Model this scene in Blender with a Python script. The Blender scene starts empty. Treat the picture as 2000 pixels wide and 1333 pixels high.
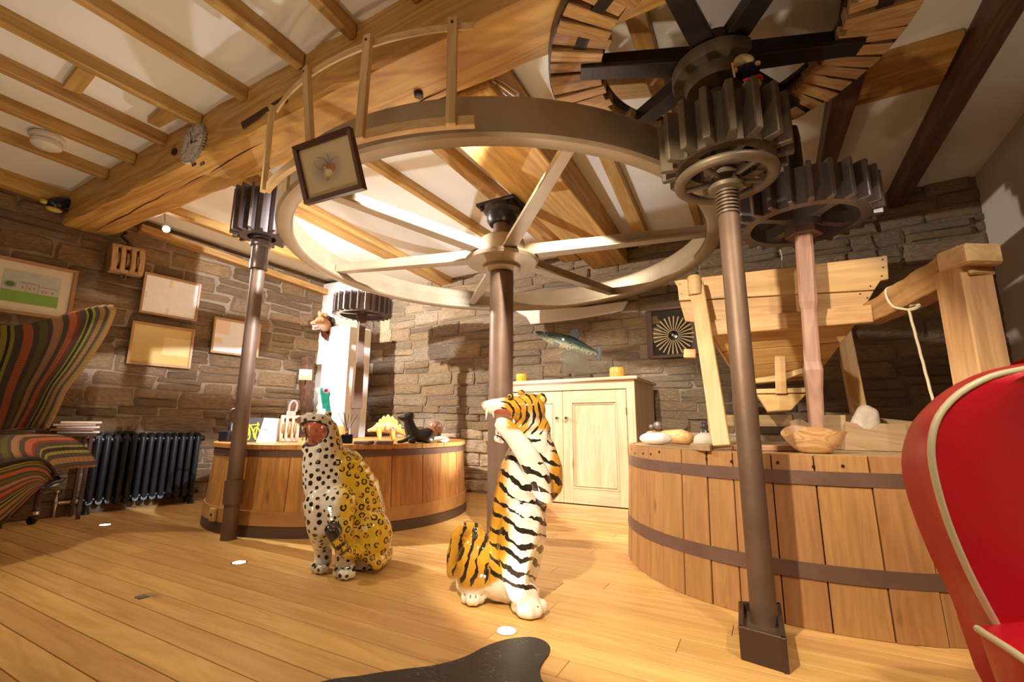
import bpy, bmesh, math, random
import numpy as np
from mathutils import Vector, Matrix, kdtree, noise as mnoise
random.seed(7)
PI=math.pi
scene=bpy.context.scene
C=scene.collection
V=Vector
# ------------------------------------------------------------------ camera
H=0.78; FPX=889.0
_a=math.radians(28.6); _p=math.radians(10.5); _r=math.radians(.25)
R_=V((math.cos(_a),math.sin(_a),0)); FH=V((-math.sin(_a),math.cos(_a),0)); UZ=V((0,0,1))
FW=FH*math.cos(_p)+UZ*math.sin(_p); UP=UZ*math.cos(_p)-FH*math.sin(_p)
R_,UP=R_*math.cos(_r)+UP*math.sin(_r),UP*math.cos(_r)-R_*math.sin(_r)
CP=V((0,0,H))
cam=bpy.data.cameras.new('camera'); camo=bpy.data.objects.new('camera',cam); C.objects.link(camo)
cam.sensor_width=36; cam.lens=FPX*36/2000; cam.clip_start=.05
m=Matrix((R_,UP,-FW)).transposed().to_4x4(); m.translation=CP; camo.matrix_world=m
scene.camera=camo
scene.view_settings.view_transform='Standard'; scene.view_settings.look='None'
scene.view_settings.exposure=0.0; scene.view_settings.gamma=1
w=bpy.data.worlds.new('world'); scene.world=w; w.use_nodes=True
w.node_tree.nodes['Background'].inputs[0].default_value=(1,.80,.58,1); w.node_tree.nodes['Background'].inputs[1].default_value=.06

def spot(name,loc,aim,power,color,size=70,blend=.5,rad=.03):
    l=bpy.data.lights.new(name,'SPOT'); l.energy=power; l.color=color; l.spot_size=math.radians(size); l.spot_blend=blend; l.shadow_soft_size=rad
    o=bpy.data.objects.new(name,l); C.objects.link(o); o.location=loc
    o.rotation_euler=(V(aim)-V(loc)).to_track_quat('-Z','Y').to_euler(); return o
def point(name,loc,power,color,rad=.05):
    l=bpy.data.lights.new(name,'POINT'); l.energy=power; l.color=color; l.shadow_soft_size=rad
    o=bpy.data.objects.new(name,l); C.objects.link(o); o.location=loc; return o
def area(name,loc,aim,sx,sy,power,color):
    l=bpy.data.lights.new(name,'AREA'); l.shape='RECTANGLE'; l.size=sx; l.size_y=sy; l.energy=power; l.color=color
    o=bpy.data.objects.new(name,l); C.objects.link(o); o.location=loc
    o.rotation_euler=(V(aim)-V(loc)).to_track_quat('-Z','Y').to_euler(); return o
WARM=(1,.845,.63); MID=(1,.91,.77); COOL=(.93,.95,1.0)
# spotlights of the room (some stand outside the frame), and added unseen fill lights
spot('spot_wall_lamp',(-4.78,1.97,2.5),(-2.6,4.6,.9),760,(1,.91,.80),105,.6,.02)
spot('spot_pier_lamp',(-1.03,1.86,2.44),(-4.9,3.6,1.4),950,COOL,58,.35,.03)
spot('spot_over_camera',(-.62,.35,1.98),(-.50,3.1,.42),270,WARM,64,.18,.03)
spot('spot_over_left',(-3.2,.35,2.75),(-2.6,2.4,.2),130,WARM,80,.6,.04)
spot('spot_right',(1.15,.6,2.75),(-.25,1.95,0),170,WARM,62,.4,.03)
spot('spot_floor_near',(-2.3,.5,.05),(-2.3,.9,2.8),48,WARM,150,.8,.05)
spot('spot_up_wheel',(-2.0,3.6,.06),(-2.3,2.9,2.8),130,COOL,100,.7,.05)  # added unseen uplight, brightens the wheel and the ceiling above it
spot('spot_band',(-.92,1.95,2.52),(-1.45,4.0,.55),330,MID,56,.25,.02)
spot('spot_gantry',(1.5,.9,2.6),(.70,2.5,1.25),90,MID,34,.3,.03)  # added unseen spot, brightens the right face of the gantry post
spot('spot_floor_right',(-.45,1.15,.04),(.2,2.0,2.7),70,WARM,62,.7,.05)  # added unseen uplight for the cogs and the right part of the ceiling
spot('spot_chair',(-.3,-.7,2.2),(1.0,1.3,.65),140,WARM,34,.5,.06)  # added unseen spot behind the camera, lifts the red chair's back panel
area('front_fill',(-1.2,-1.5,2.0),(-1.6,3,1.0),3.0,1.4,14,WARM)  # added fill behind the camera for the whole front, no window there

# ------------------------------------------------------------------ pixel helpers (2000x1333 frame)
def ray(x,y): return R_*((x-1000)/FPX)+UP*((667-y)/FPX)+FW
def PZ(x,y,z=0): d=ray(x,y); return CP+d*((z-H)/d.z)
def PY(x,y,Y): d=ray(x,y); return CP+d*(Y/d.y)
def PP(x,y,P,n): d=ray(x,y); n=V(n); return CP+d*((V(P)-CP).dot(n)/d.dot(n))
def PW(x,y,wd): return CP+ray(x,y)*wd
def proj(P): v=V(P)-CP; q=v.dot(FW); return 1000+FPX*v.dot(R_)/q, 667-FPX*v.dot(UP)/q
class Facing:
    """vertical plane through P0 that faces the camera; points on it by pixel, pushed nearer by off metres"""
    def __init__(s,P0):
        s.P0=V(P0); n=V((P0[0],P0[1],0)).normalized(); s.n=-n; s.u=V((n.y,-n.x,0)); s.K=FPX/((s.P0-CP).dot(FW))
    def __call__(s,x,y,off=0): return PP(x,y,s.P0+s.n*off,s.n)
# ------------------------------------------------------------------ object helpers
WM={}
def mk(name,me,mat,parent=None,M=None):
    o=bpy.data.objects.new(name,me); C.objects.link(o); M=M or Matrix.Identity(4)
    if parent is not None:
        o.parent=parent; o.matrix_parent_inverse=WM[parent.name].inverted()
    o.matrix_basis=M; WM[o.name]=M.copy()
    if mat is not None and me is not None and len(me.materials)==0: me.materials.append(mat)
    return o
def tag(o,label=None,cat=None,group=None,kind=None):
    if label: o['label']=label
    if cat: o['category']=cat
    if group: o['group']=group
    if kind: o['kind']=kind
    return o
def thing(name,loc,label,cat,group=None,rotz=0):
    o=mk(name,None,None,None,Matrix.Translation(V(loc))@Matrix.Rotation(rotz,4,'Z')); o.empty_display_size=.1
    return tag(o,label,cat,group)
def frame(X,Zh,O):
    """matrix with local X along X, local Z near Zh"""
    X=V(X).normalized(); Y=V(Zh).cross(X)
    if Y.length<1e-6: Y=V((0,1,0)).cross(X)
    Y.normalize(); Z=X.cross(Y); M=Matrix((X,Y,Z)).transposed().to_4x4(); M.translation=V(O); return M
class G:
    def __init__(s): s.v=[]; s.f=[]
    def add(s,vs,fs):
        b=len(s.v); s.v+= [V(p) for p in vs]; s.f+=[tuple(i+b for i in f) for f in fs]; return s
    def hexa(s,p):  # p: 4 bottom, 4 top
        return s.add(p,[(0,3,2,1),(4,5,6,7),(0,1,5,4),(1,2,6,5),(2,3,7,6),(3,0,4,7)])
    def box(s,c,sz,M=None):
        x,y,z=[q/2 for q in sz]; c=V(c)
        p=[c+V(q) for q in ((-x,-y,-z),(x,-y,-z),(x,y,-z),(-x,y,-z),(-x,-y,z),(x,-y,z),(x,y,z),(-x,y,z))]
        if M is not None: p=[M@q for q in p]
        return s.hexa(p)
    def bar(s,A,B,w,h,up=(0,0,1)):
        A=V(A);B=V(B); return s.box((0,0,0),((B-A).length,w,h),frame(B-A,up,(A+B)/2))
    def prism(s,poly,A,n):  # poly list of 3D pts (planar), extruded by vector n
        k=len(poly); n=V(n); s.add([V(p) for p in poly]+[V(p)+n for p in poly],[tuple(range(k))[::-1],tuple(range(k,2*k))]+[(i,(i+1)%k,(i+1)%k+k,i+k) for i in range(k)]); return s
    def lathe(s,prof,seg=32,M=None,cap=True,arc=None):
        M=M or Matrix.Identity(4); vs=[];n=len(prof)
        a0,a1=arc or (0,2*PI); cl=arc is None; ns=seg if cl else seg+1
        for i in range(ns):
            t=a0+(a1-a0)*i/seg
            for r,z in prof: vs.append(M@V((r*math.cos(t),r*math.sin(t),z)))
        fs=[]
        for i in range(seg):
            j=(i+1)%ns
            for k in range(n-1): fs.append((i*n+k,j*n+k,j*n+k+1,i*n+k+1))
        if cap and cl:
            if prof[0][0]>1e-6: fs.append(tuple(i*n for i in range(ns))[::-1])
            if prof[-1][0]>1e-6: fs.append(tuple(i*n+n-1 for i in range(ns)))
        return s.add(vs,fs)
    def ring(s,r0,r1,z0,z1,seg=64,M=None):
        M=M or Matrix.Identity(4); vs=[]
        for i in range(seg):
            t=2*PI*i/seg
            for r,z in ((r0,z0),(r1,z0),(r1,z1),(r0,z1)): vs.append(M@V((r*math.cos(t),r*math.sin(t),z)))
        return s.add(vs,[(i*4+k,((i+1)%seg)*4+k,((i+1)%seg)*4+(k+1)%4,i*4+(k+1)%4) for i in range(seg) for k in range(4)])
    def tube(s,pts,r,seg=8,cap=True):
        pts=[V(p) for p in pts]; n=len(pts); rs=r if isinstance(r,(list,tuple)) else [r]*n; vs=[]; prev=None
        for i,p in enumerate(pts):
            d=(pts[min(i+1,n-1)]-pts[max(i-1,0)]).normalized()
            if prev is None: a=d.orthogonal().normalized()
            else:
                a=prev-d*prev.dot(d); a=a.normalized() if a.length>1e-6 else d.orthogonal().normalized()
            prev=a; b=d.cross(a)
            for k in range(seg): t=2*PI*k/seg; vs.append(p+(a*math.cos(t)+b*math.sin(t))*rs[i])
        fs=[(i*seg+k,i*seg+(k+1)%seg,(i+1)*seg+(k+1)%seg,(i+1)*seg+k) for i in range(n-1) for k in range(seg)]
        if cap: fs+=[tuple(range(seg))[::-1],tuple(range((n-1)*seg,n*seg))]
        return s.add(vs,fs)
    def ball(s,c,r,seg=16,M=None):
        r=r if isinstance(r,(tuple,list)) else (r,r,r); prof=[(math.sin(PI*k/(seg//2)),-math.cos(PI*k/(seg//2))) for k in range(seg//2+1)]
        T=Matrix.Translation(V(c))@(M or Matrix.Identity(4))@Matrix.Diagonal((*r,1))
        return s.lathe([(max(a,1e-4),b) for a,b in prof],seg,T)
    def sheet(s,rows,close=False):
        n=len(rows[0]); fs=[(i*n+k,i*n+k+1,(i+1)*n+k+1,(i+1)*n+k) for i in range(len(rows)-1) for k in range(n-1)]
        return s.add([p for r in rows for p in r],fs)
    def mesh(s,name='mesh',bevel=0,smooth=False,O=None,Minv=None,seg=1):
        me=bpy.data.meshes.new(name); vs=s.v
        if Minv is not None: vs=[Minv@p for p in vs]
        me.from_pydata([tuple(p) for p in vs],[],s.f)
        if bevel or smooth or True:
            bm=bmesh.new(); bm.from_mesh(me); bmesh.ops.remove_doubles(bm,verts=bm.verts,dist=1e-6)
            bmesh.ops.recalc_face_normals(bm,faces=bm.faces)
            if bevel:
                es=[e for e in bm.edges if len(e.link_faces)==2 and e.calc_face_angle(0)>.5]
                bmesh.ops.bevel(bm,geom=es,offset=bevel,segments=seg,affect='EDGES',clamp_overlap=True)
            bm.to_mesh(me); bm.free()
        if smooth:
            me.polygons.foreach_set('use_smooth',[True]*len(me.polygons)); me.set_sharp_from_angle(angle=math.radians(40))
        return me
    def obj(s,name,mat,parent=None,bevel=0,smooth=False,M=None,seg=1):
        """world coordinates; origin at the bottom centre unless M gives a local frame"""
        if M is None:
            lo=[min(p[i] for p in s.v) for i in range(3)]; hi=[max(p[i] for p in s.v) for i in range(3)]
            M=Matrix.Translation(((lo[0]+hi[0])/2,(lo[1]+hi[1])/2,lo[2]))
        return mk(name,s.mesh(name,bevel,smooth,Minv=M.inverted(),seg=seg),mat,parent,M)
def beam(name,A,B,wd,ht,mat,parent=None,up=(0,0,1),bevel=.004):
    """timber from A to B: local X is the grain"""
    A=V(A);B=V(B);M=frame(B-A,up,(A+B)/2)
    g=G().box((0,0,0),((B-A).length,wd,ht)); return mk(name,g.mesh(name,bevel),mat,parent,M)
def organic(name,prims,mat,parent=None,voxel=.01,smooth=6,attrs=None,deform=None,O=None):
    bm=bmesh.new()
    for p in prims:
        if p[0]=='e':
            _,c,r,*M=p; M=M[0] if M else Matrix.Identity(4); r=r if isinstance(r,(tuple,list)) else (r,r,r)
            bmesh.ops.create_icosphere(bm,subdivisions=3,radius=1,matrix=Matrix.Translation(V(c))@M@Matrix.Diagonal((*r,1)))
        else:
            ch=p[1]
            for (a,ra),(b,rb) in zip(ch[:-1],ch[1:]):
                a=V(a);b=V(b); L=(b-a).length; n=max(1,int(L/(min(ra,rb)*.3+1e-5))); n=min(n,24)
                for i in range(n+1):
                    t=i/n; bmesh.ops.create_icosphere(bm,subdivisions=2,radius=(ra+(rb-ra)*t)*1.01,matrix=Matrix.Translation(a.lerp(b,t)))
    me=bpy.data.meshes.new(name); bm.to_mesh(me); bm.free()
    t=bpy.data.objects.new('temporary',me); C.objects.link(t)
    md=t.modifiers.new('r','REMESH'); md.mode='VOXEL'; md.voxel_size=voxel
    ms=t.modifiers.new('s','SMOOTH'); ms.factor=.5; ms.iterations=smooth
    dg=bpy.context.evaluated_depsgraph_get(); me2=bpy.data.meshes.new_from_object(t.evaluated_get(dg))
    bpy.data.objects.remove(t); bpy.data.meshes.remove(me)
    me2.name=name
    n=len(me2.vertices); co=np.empty(n*3); me2.vertices.foreach_get('co',co); co=co.reshape(-1,3)
    if deform is not None:
        nr=np.empty(n*3); me2.vertices.foreach_get('normal',nr); co=deform(co,nr.reshape(-1,3))
    if attrs is not None:
        for k,arr in attrs(co).items():
            at=me2.attributes.new(k,'FLOAT','POINT'); at.data.foreach_set('value',np.asarray(arr,dtype=np.float32))
    lo=co.min(0); hi=co.max(0); O=V(((lo[0]+hi[0])/2,(lo[1]+hi[1])/2,lo[2])) if O is None else V(O)
    me2.vertices.foreach_set('co',(co-np.array(O)).ravel()); me2.polygons.foreach_set('use_smooth',[True]*len(me2.polygons)); me2.update()
    me2.materials.clear()
    return mk(name,me2,mat,parent,Matrix.Translation(O))
def npproj(co):
    v=co-np.array(CP); q=v@np.array(FW); return 1000+FPX*(v@np.array(R_))/q, 667-FPX*(v@np.array(UP))/q
# ------------------------------------------------------------------ materials
class MT:
    def __init__(s,name,rough=.6,metal=0,spec=None):
        s.m=bpy.data.materials.new(name); s.m.use_nodes=True; s.nt=s.m.node_tree; s.b=s.nt.nodes['Principled BSDF']
        s.b.inputs['Roughness'].default_value=rough; s.b.inputs['Metallic'].default_value=metal
        if spec is not None: s.b.inputs['Specular IOR Level'].default_value=spec
    def n(s,t,ins=None,**kw):
        nd=s.nt.nodes.new('ShaderNode'+t)
        for k,v in kw.items(): setattr(nd,k,v)
        for k,v in (ins or {}).items():
            if hasattr(v,'links') or isinstance(v,bpy.types.NodeSocket): s.nt.links.new(v,nd.inputs[k])
            else: nd.inputs[k].default_value=v
        return nd
    def math(s,op,a,b=0.0,c=0.0,clamp=False):
        nd=s.nt.nodes.new('ShaderNodeMath'); nd.operation=op; nd.use_clamp=clamp
        for i,v in enumerate((a,b,c)):
            if isinstance(v,bpy.types.NodeSocket): s.nt.links.new(v,nd.inputs[i])
            else: nd.inputs[i].default_value=v
        return nd.outputs[0]
    def mix(s,f,a,b,mode='MIX'):
        nd=s.nt.nodes.new('ShaderNodeMix'); nd.data_type='RGBA'; nd.blend_type=mode
        for i,v in ((0,f),(6,a),(7,b)):
            if isinstance(v,bpy.types.NodeSocket): s.nt.links.new(v,nd.inputs[i])
            else: nd.inputs[i].default_value=(v if i==0 else (*v,1))
        return nd.outputs[2]
    def ramp(s,f,stops,const=False):
        nd=s.nt.nodes.new('ShaderNodeValToRGB'); cr=nd.color_ramp; cr.interpolation='CONSTANT' if const else 'LINEAR'
        while len(cr.elements)<len(stops): cr.elements.new(.5)
        for e,(p,c) in zip(cr.elements,stops): e.position=p; e.color=(*c,1)
        s.nt.links.new(f,nd.inputs[0]); return nd.outputs[0]
    def coord(s,scale=(1,1,1),rnd=0,kind='Object'):
        tc=s.n('TexCoord').outputs[kind]
        if rnd:
            oi=s.n('ObjectInfo').outputs['Random']; k=s.math('MULTIPLY',oi,rnd)
            cv=s.n('CombineXYZ',{0:k,1:s.math('MULTIPLY',oi,rnd*1.7),2:s.math('MULTIPLY',oi,rnd*.6)}).outputs[0]
            tc=s.n('VectorMath',{0:tc,1:cv},operation='ADD').outputs[0]
        return s.n('Mapping',{'Vector':tc,'Scale':scale}).outputs[0]
    def noise(s,vec,scale,detail=4,rough=.5,dist=0): return s.n('TexNoise',{'Vector':vec,'Scale':scale,'Detail':detail,'Roughness':rough,'Distortion':dist}).outputs['Fac']
    def color(s,c):
        if isinstance(c,bpy.types.NodeSocket): s.nt.links.new(c,s.b.inputs['Base Color'])
        else: s.b.inputs['Base Color'].default_value=(*c,1)
        return s
    def bump(s,h,st=.3,dist=.01):
        nd=s.n('Bump',{'Height':h,'Strength':st,'Distance':dist}); s.nt.links.new(nd.outputs[0],s.b.inputs['Normal']); return s
    def attr(s,name): return s.n('Attribute',attribute_name=name).outputs['Fac']
def plain(name,c,rough=.5,metal=0,var=.12,sc=20,bump=0,spec=None,rnd=3):
    t=MT(name,rough,metal,spec); v=t.coord((1,1,1),rnd); nz=t.noise(v,sc,5)
    t.color(t.mix(nz,tuple(x*(1-var) for x in c),tuple(min(1,x*(1+var)) for x in c)))
    if bump: t.bump(nz,bump,.01)
    return t.m
def wood(name,lo,hi,axis='x',rough=.5,knots=True,grain=1.0,scale=1.0,bump=.15,var=.25):
    t=MT(name,rough); ax={'x':0,'y':1,'z':2}[axis]
    def sc(al,ac): r=[ac*scale]*3; r[ax]=al*scale; return tuple(r)
    f=t.noise(t.coord(sc(1.2,22),9),1,5,.6); g=t.noise(t.coord(sc(.5,5),9),1,3,.5,1.5)
    rg=t.math('SINE',t.math('MULTIPLY',g,42.0)); rg=t.math('MULTIPLY_ADD',rg,.5,.5)
    q=t.math('ADD',t.math('MULTIPLY',f,.75),t.math('MULTIPLY',rg,.22*grain),clamp=True)
    c=t.ramp(q,[(.27,lo),(.66,hi)])
    big=t.noise(t.coord(sc(.8,2.2),11),1,2)
    c=t.mix(t.math('MULTIPLY',big,.5),c,tuple(x*.62 for x in hi))
    if knots:
        vo=t.n('TexVoronoi',{'Vector':t.coord(sc(1.6,5.0),13),'Scale':1.0}).outputs['Distance']
        k=t.math('SUBTRACT',1.0,t.math('MULTIPLY',vo,8.0),clamp=True)
        c=t.mix(t.math('MULTIPLY',k,.75),c,(lo[0]*.25,lo[1]*.18,lo[2]*.15))
    oi=t.n('ObjectInfo').outputs['Random']; hv=t.n('HueSaturation',{'Color':c,'Value':t.math('MULTIPLY_ADD',oi,var,1-var/2),'Hue':t.math('MULTIPLY_ADD',oi,.012,.494)}).outputs[0]
    t.color(hv); t.bump(q,bump,.004); return t.m
M={}
M['pine']=wood('pine_floor',(.54,.285,.088),(.83,.51,.18),'x',.42,True,.6,1,.05,.16)
M['oldpine']=wood('old_pine_beam',(.35,.165,.037),(.71,.40,.108),'x',.55,True,.9,.8,.3,.1)
M['joist']=wood('joist_pine',(.33,.16,.036),(.62,.36,.105),'x',.55,True,.9,.8,.2,.2)
M['darkwood']=wood('dark_joist',(.05,.022,.012),(.16,.075,.04),'x',.5,False,1,.8,.3,.2)
M['stave']=wood('stave_pine',(.36,.15,.04),(.64,.31,.085),'z',.42,True,.9,1.3,.2,.22)
M['stave2']=wood('stave_old_pine',(.32,.15,.048),(.47,.245,.083),'z',.55,True,.6,1.6,.3,.12)
M['pale']=wood('pale_pine',(.58,.36,.14),(.84,.60,.29),'x',.5,True,.7,1.2,.1,.12)
M['cab']=wood('cabinet_pine',(.64,.43,.26),(.84,.66,.45),'z',.42,True,.5,1.2,.06,.06)
M['cabx']=wood('cabinet_rail_pine',(.64,.43,.26),(.84,.66,.45),'x',.42,True,.5,1.2,.06,.06)
M['hop']=wood('hopper_pine',(.56,.30,.10),(.82,.53,.22),'x',.5,True,.8,1.2,.12,.14)
M['weath']=wood('weathered_pine',(.30,.185,.09),(.50,.34,.18),'x',.7,True,.8,1.2,.3,.15)
M['cog']=wood('cog_wood',(.28,.14,.05),(.52,.30,.12),'x',.6,False,1,3,.3,.5)
M['cardwood']=wood('frame_wood',(.36,.19,.08),(.52,.29,.13),'x',.45,False,.5,2,.05,.1)
M['mahog']=wood('mahogany',(.035,.012,.008),(.10,.03,.018),'x',.3,False,.5,2,.05,.1)
def iron(name,c,rough=.45,rust=(.16,.08,.045),amt=.5,sc=9):
    t=MT(name,rough,.35); v=t.coord((1,1,1),5); a=t.noise(v,sc,6,.6); b=t.noise(v,sc*9,3)
    f=t.math('MULTIPLY',t.math('MULTIPLY_ADD',a,3.0,-1.1,clamp=True),amt)
    t.color(t.mix(f,c,rust)); t.bump(t.math('ADD',a,t.math('MULTIPLY',b,.5)),.25,.006); return t.m
M['iron']=iron('cast_iron',(.095,.072,.046),.5,(.155,.105,.06),.7)
M['ironD']=iron('dark_cast_iron',(.022,.018,.018),.35,(.05,.028,.02),.5)
M['ironR']=iron('rusty_hoop',(.15,.085,.06),.45,(.20,.115,.08),.6)
M['pole']=iron('brown_pole',(.14,.085,.055),.5,(.20,.125,.085),.8,5)
M['ironB']=iron('steel_gear',(.16,.13,.13),.32,(.12,.075,.055),.6)
M['wheel']=iron('wheel_paint',(.33,.25,.155),.4,(.42,.33,.22),.8,3)
M['plaster']=plain('ceiling_plaster',(.80,.775,.70),.85,0,.04,3,.05)
M['rwall']=plain('right_wall_plaster',(.50,.43,.36),.9,0,.06,2,.05)
M['white']=plain('white_plaster',(.86,.83,.78),.85,0,.03,4,.05)
def stone(name,cs):
    t=MT(name,.85); v=t.coord((1,1,1),8); a=t.noise(v,9,6,.62); b=t.noise(t.coord((6,6,26),8),1,5,.6)
    oi=t.n('ObjectInfo').outputs['Random']; base=t.ramp(oi,[(i/(len(cs)-1),c) for i,c in enumerate(cs)])
    mo=t.ramp(a,[(.3,(.62,.6,.58)),(.7,(1.15,1.12,1.05))]); c=t.mix(1.0,base,mo,'MULTIPLY')
    c=t.mix(t.math('MULTIPLY',t.math('MULTIPLY_ADD',b,4,-2.4,clamp=True),.35),c,(.14,.11,.085))
    t.color(c); t.bump(t.math('ADD',t.math('MULTIPLY',a,1.2),b),1.0,.03); return t.m
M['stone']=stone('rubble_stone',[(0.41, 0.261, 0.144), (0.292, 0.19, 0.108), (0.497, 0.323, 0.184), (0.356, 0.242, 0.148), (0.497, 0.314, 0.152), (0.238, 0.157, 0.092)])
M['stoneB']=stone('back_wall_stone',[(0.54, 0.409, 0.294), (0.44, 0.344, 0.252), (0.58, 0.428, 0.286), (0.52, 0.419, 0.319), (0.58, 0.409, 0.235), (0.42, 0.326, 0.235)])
t=MT('mortar',.95); v=t.coord(); a=t.noise(v,14,6,.6); t.color(t.mix(a,(.19,.14,.095),(.33,.25,.175))); t.bump(a,.8,.03); M['mortar']=t.m
M['brass']=plain('chrome',(.75,.72,.68),.18,1,.03)
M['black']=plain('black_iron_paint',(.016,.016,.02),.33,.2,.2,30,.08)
M['blackg']=plain('black_gloss',(.01,.01,.012),.12,0,.1)
M['ivory']=plain('smoke_detector_plastic',(.74,.68,.62),.4,0,.02)
M['cream']=plain('cream_piping',(.62,.55,.36),.4,0,.05)
t=MT('red_leather',.33); v=t.coord(); a=t.noise(v,70,6,.6); b=t.noise(v,4,3); t.color(t.mix(b,(.46,.006,.018),(.56,.012,.028))); t.bump(t.math('ADD',a,t.math('MULTIPLY',b,3.0)),.22,.004); M['red']=t.m
def emis(name,c,s):
    t=MT(name); t.b.inputs['Emission Color'].default_value=(*c,1); t.b.inputs['Emission Strength'].default_value=s; t.color((.8,.8,.8)); return t.m
M['lamp']=emis('lamp_glow',(1,.9,.75),60)
M['lampf']=emis('floor_lamp_glow',(1,.86,.62),45)
def gloss(name,c,rough=.12): return plain(name,c,rough,0,.06,12)
# ------------------------------------------------------------------ floor
fl=G().box((-1.8,2.0,-.06),(7.6,6.8,.08)).obj('floor',plain('under_floor',(.10,.05,.02),.8)); tag(fl,kind='structure')
rnd=random.Random(3); BW=.118; y=-1.0; boards={}
while y<4.72:
    x=-5.5-rnd.random()*1.6
    while x<1.7:
        L=rnd.choice((2.2,2.8,3.3)); x1=min(x+L,1.75); x0=max(x,-5.5)
        if x1-x0>.25:
            key=round(x1-x0,3)
            me=boards.get(key) or boards.setdefault(key,G().box((0,0,0),(key-.0018,BW-.004,.02)).mesh('floor_board',.0012))
            mk('floor_board',me,M['pine'],fl,Matrix.Translation(((x0+x1)/2,y+BW/2,-.010)))
        x+=L
    y+=BW
# ------------------------------------------------------------------ walls
LD=V((.103,.995,0)).normalized(); LN=V((LD.y,-LD.x,0))          # along the left wall, and into the room
LP=PZ(150,1011,0)-LN*.14
def LW(x,y,off=0): return PP(x,y,LP+LN*off,LN)
BY=4.70
def stone_variant(k):
    r=random.Random(100+k); n=10; ou=[];inn=[]
    sq=[(-.5,-.5),(-.17,-.5),(.17,-.5),(.5,-.5),(.5,0),(.5,.5),(.17,.5),(-.17,.5),(-.5,.5),(-.5,0)]
    vs=[];
    for (a,b) in sq:
        j=.05; a2=a*(1-(.10*r.random() if abs(b)==.5 and abs(a)==.5 else 0))+r.uniform(-j,j)*.4; b2=b+r.uniform(-1,0.3)*j*(1 if b>0 else -1)
        ou.append((a2,b2)); inn.append((a2*r.uniform(.80,.90),b2*r.uniform(.70,.84)))
    dz=[r.uniform(.75,1.1) for _ in range(n)]
    vs=[V((a,0,b)) for a,b in ou]+[V((a,-.55*d,b)) for (a,b),d in zip(ou,dz)]+[V((a,-1.0*d,b)) for (a,b),d in zip(inn,dz)]+[V((r.uniform(-.1,.1),-r.uniform(.95,1.25),r.uniform(-.1,.1)))]
    fs=[(i,(i+1)%n,n+(i+1)%n,n+i) for i in range(n)]+[(n+i,n+(i+1)%n,2*n+(i+1)%n,2*n+i) for i in range(n)]+[(2*n+i,2*n+(i+1)%n,3*n) for i in range(n)]
    g=G().add(vs,fs); return g
SV=[stone_variant(k) for k in range(22)]
SVM=None
def stone_wall(parent,O,D,N,L,Ht,mat,seed,hmin,hmax,lmin,lmax,hide=None,limit=298,prio=None):
    """D along the wall, N into the room; courses of rubble"""
    global SVM
    r=random.Random(seed); items=[]; z=0
    while z<Ht-.01:
        h=min(r.uniform(hmin,hmax),Ht-z); h=max(h,.03); s=-r.random()*.2
        while s<L:
            l=r.uniform(lmin,lmax)*(.7+h/hmax*.6)
            if h>.115 and r.random()<.35:      # two thin stones on each other
                k=r.uniform(.4,.6); parts=[(z,h*k),(z+h*k,h*(1-k))]
            else: parts=[(z,h)]
            s0=max(s,0); s1=min(s+l,L)
            if s1-s0>.05:
                for zz,hh in parts:
                    cs=(s0+s1)/2; cz=zz+hh/2
                    if hide and hide(cs,cz): continue
                    items.append((cs,cz+r.uniform(-.008,.008)+.022*math.sin(cs*2.3+seed+zz*3),s1-s0-.008,hh-.006,r.uniform(.014,.036),r.randrange(22),r.uniform(-.05,.05),r.random()<.5))
            s+=l
        z+=h
    if prio: items.sort(key=lambda t:prio(t[0],t[1]))
    R0=Matrix((D,-N,V((0,0,1)))).transposed().to_4x4()
    meshes=[g.mesh('stone') for g in SV]
    for me in meshes: me.materials.append(mat)
    rest=G()
    for i,(cs,cz,l,h,dp,k,rot,fl_) in enumerate(items):
        MM=Matrix.Translation(V(O)+D*cs+V((0,0,cz)))@R0@Matrix.Rotation(rot,4,'Y')@Matrix.Diagonal((l*(-1 if fl_ else 1)*1.0,dp,h,1))
        if i<limit: mk('stone',meshes[k],None,parent,MM)
        else: rest.add([MM@p for p in SV[k].v],SV[k].f)
    if rest.v:
        o=rest.obj('small_stones',mat,parent); o['kind']='stuff'
    return len(items)
LL=4.75; LO=LP-LD*((LP.y+.55)/LD.y); LO.z=0
wl=G().add([LO-LN*.02,LO+LD*LL-LN*.02,LO+LD*LL-LN*.02+V((0,0,3)),LO-LN*.02+V((0,0,3)),LO-LN*.12,LO+LD*LL-LN*.12,LO+LD*LL-LN*.12+V((0,0,3)),LO-LN*.12+V((0,0,3))],[(0,1,2,3),(4,7,6,5),(0,4,5,1),(1,5,6,2),(2,6,7,3),(3,7,4,0)])
wl.v=[p+LN*.012 for p in wl.v]; wl=wl.obj('wall_left',M['mortar']); tag(wl,kind='structure')
def pl(s,z):
    P=LO+LD*s; 
    if P.y<.9: return 9
    return 0 if not(z<.62 and P.y<3.0) else 5
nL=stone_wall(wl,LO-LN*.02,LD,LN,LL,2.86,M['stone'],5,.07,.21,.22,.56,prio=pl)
wb=G().box((-1.75,BY+.075,1.45),(7.3,.12,3.0)).obj('wall_back',M['mortar']); tag(wb,kind='structure')
def hb(s,z):
    x=-5.1+s; return (-.97<x<-.52 and 1.47<z<1.99)
def pb(s,z):
    x=-5.1+s
    if x<-4.7: return 9
    if z>1.75 and x<.2: return 3 if z<2.1 else 4
    if z<.5 and x>-2.4: return 8
    if z<1.2 and -2.2<x<-.9: return 9
    if z<.7: return 5
    return 0
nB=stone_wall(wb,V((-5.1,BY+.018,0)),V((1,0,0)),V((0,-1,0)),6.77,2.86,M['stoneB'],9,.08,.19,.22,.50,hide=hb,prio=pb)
wr=G().box((1.715,1.6,1.5),(.12,6.6,3.1)).obj('wall_right',M['rwall']); tag(wr,kind='structure')
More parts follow.
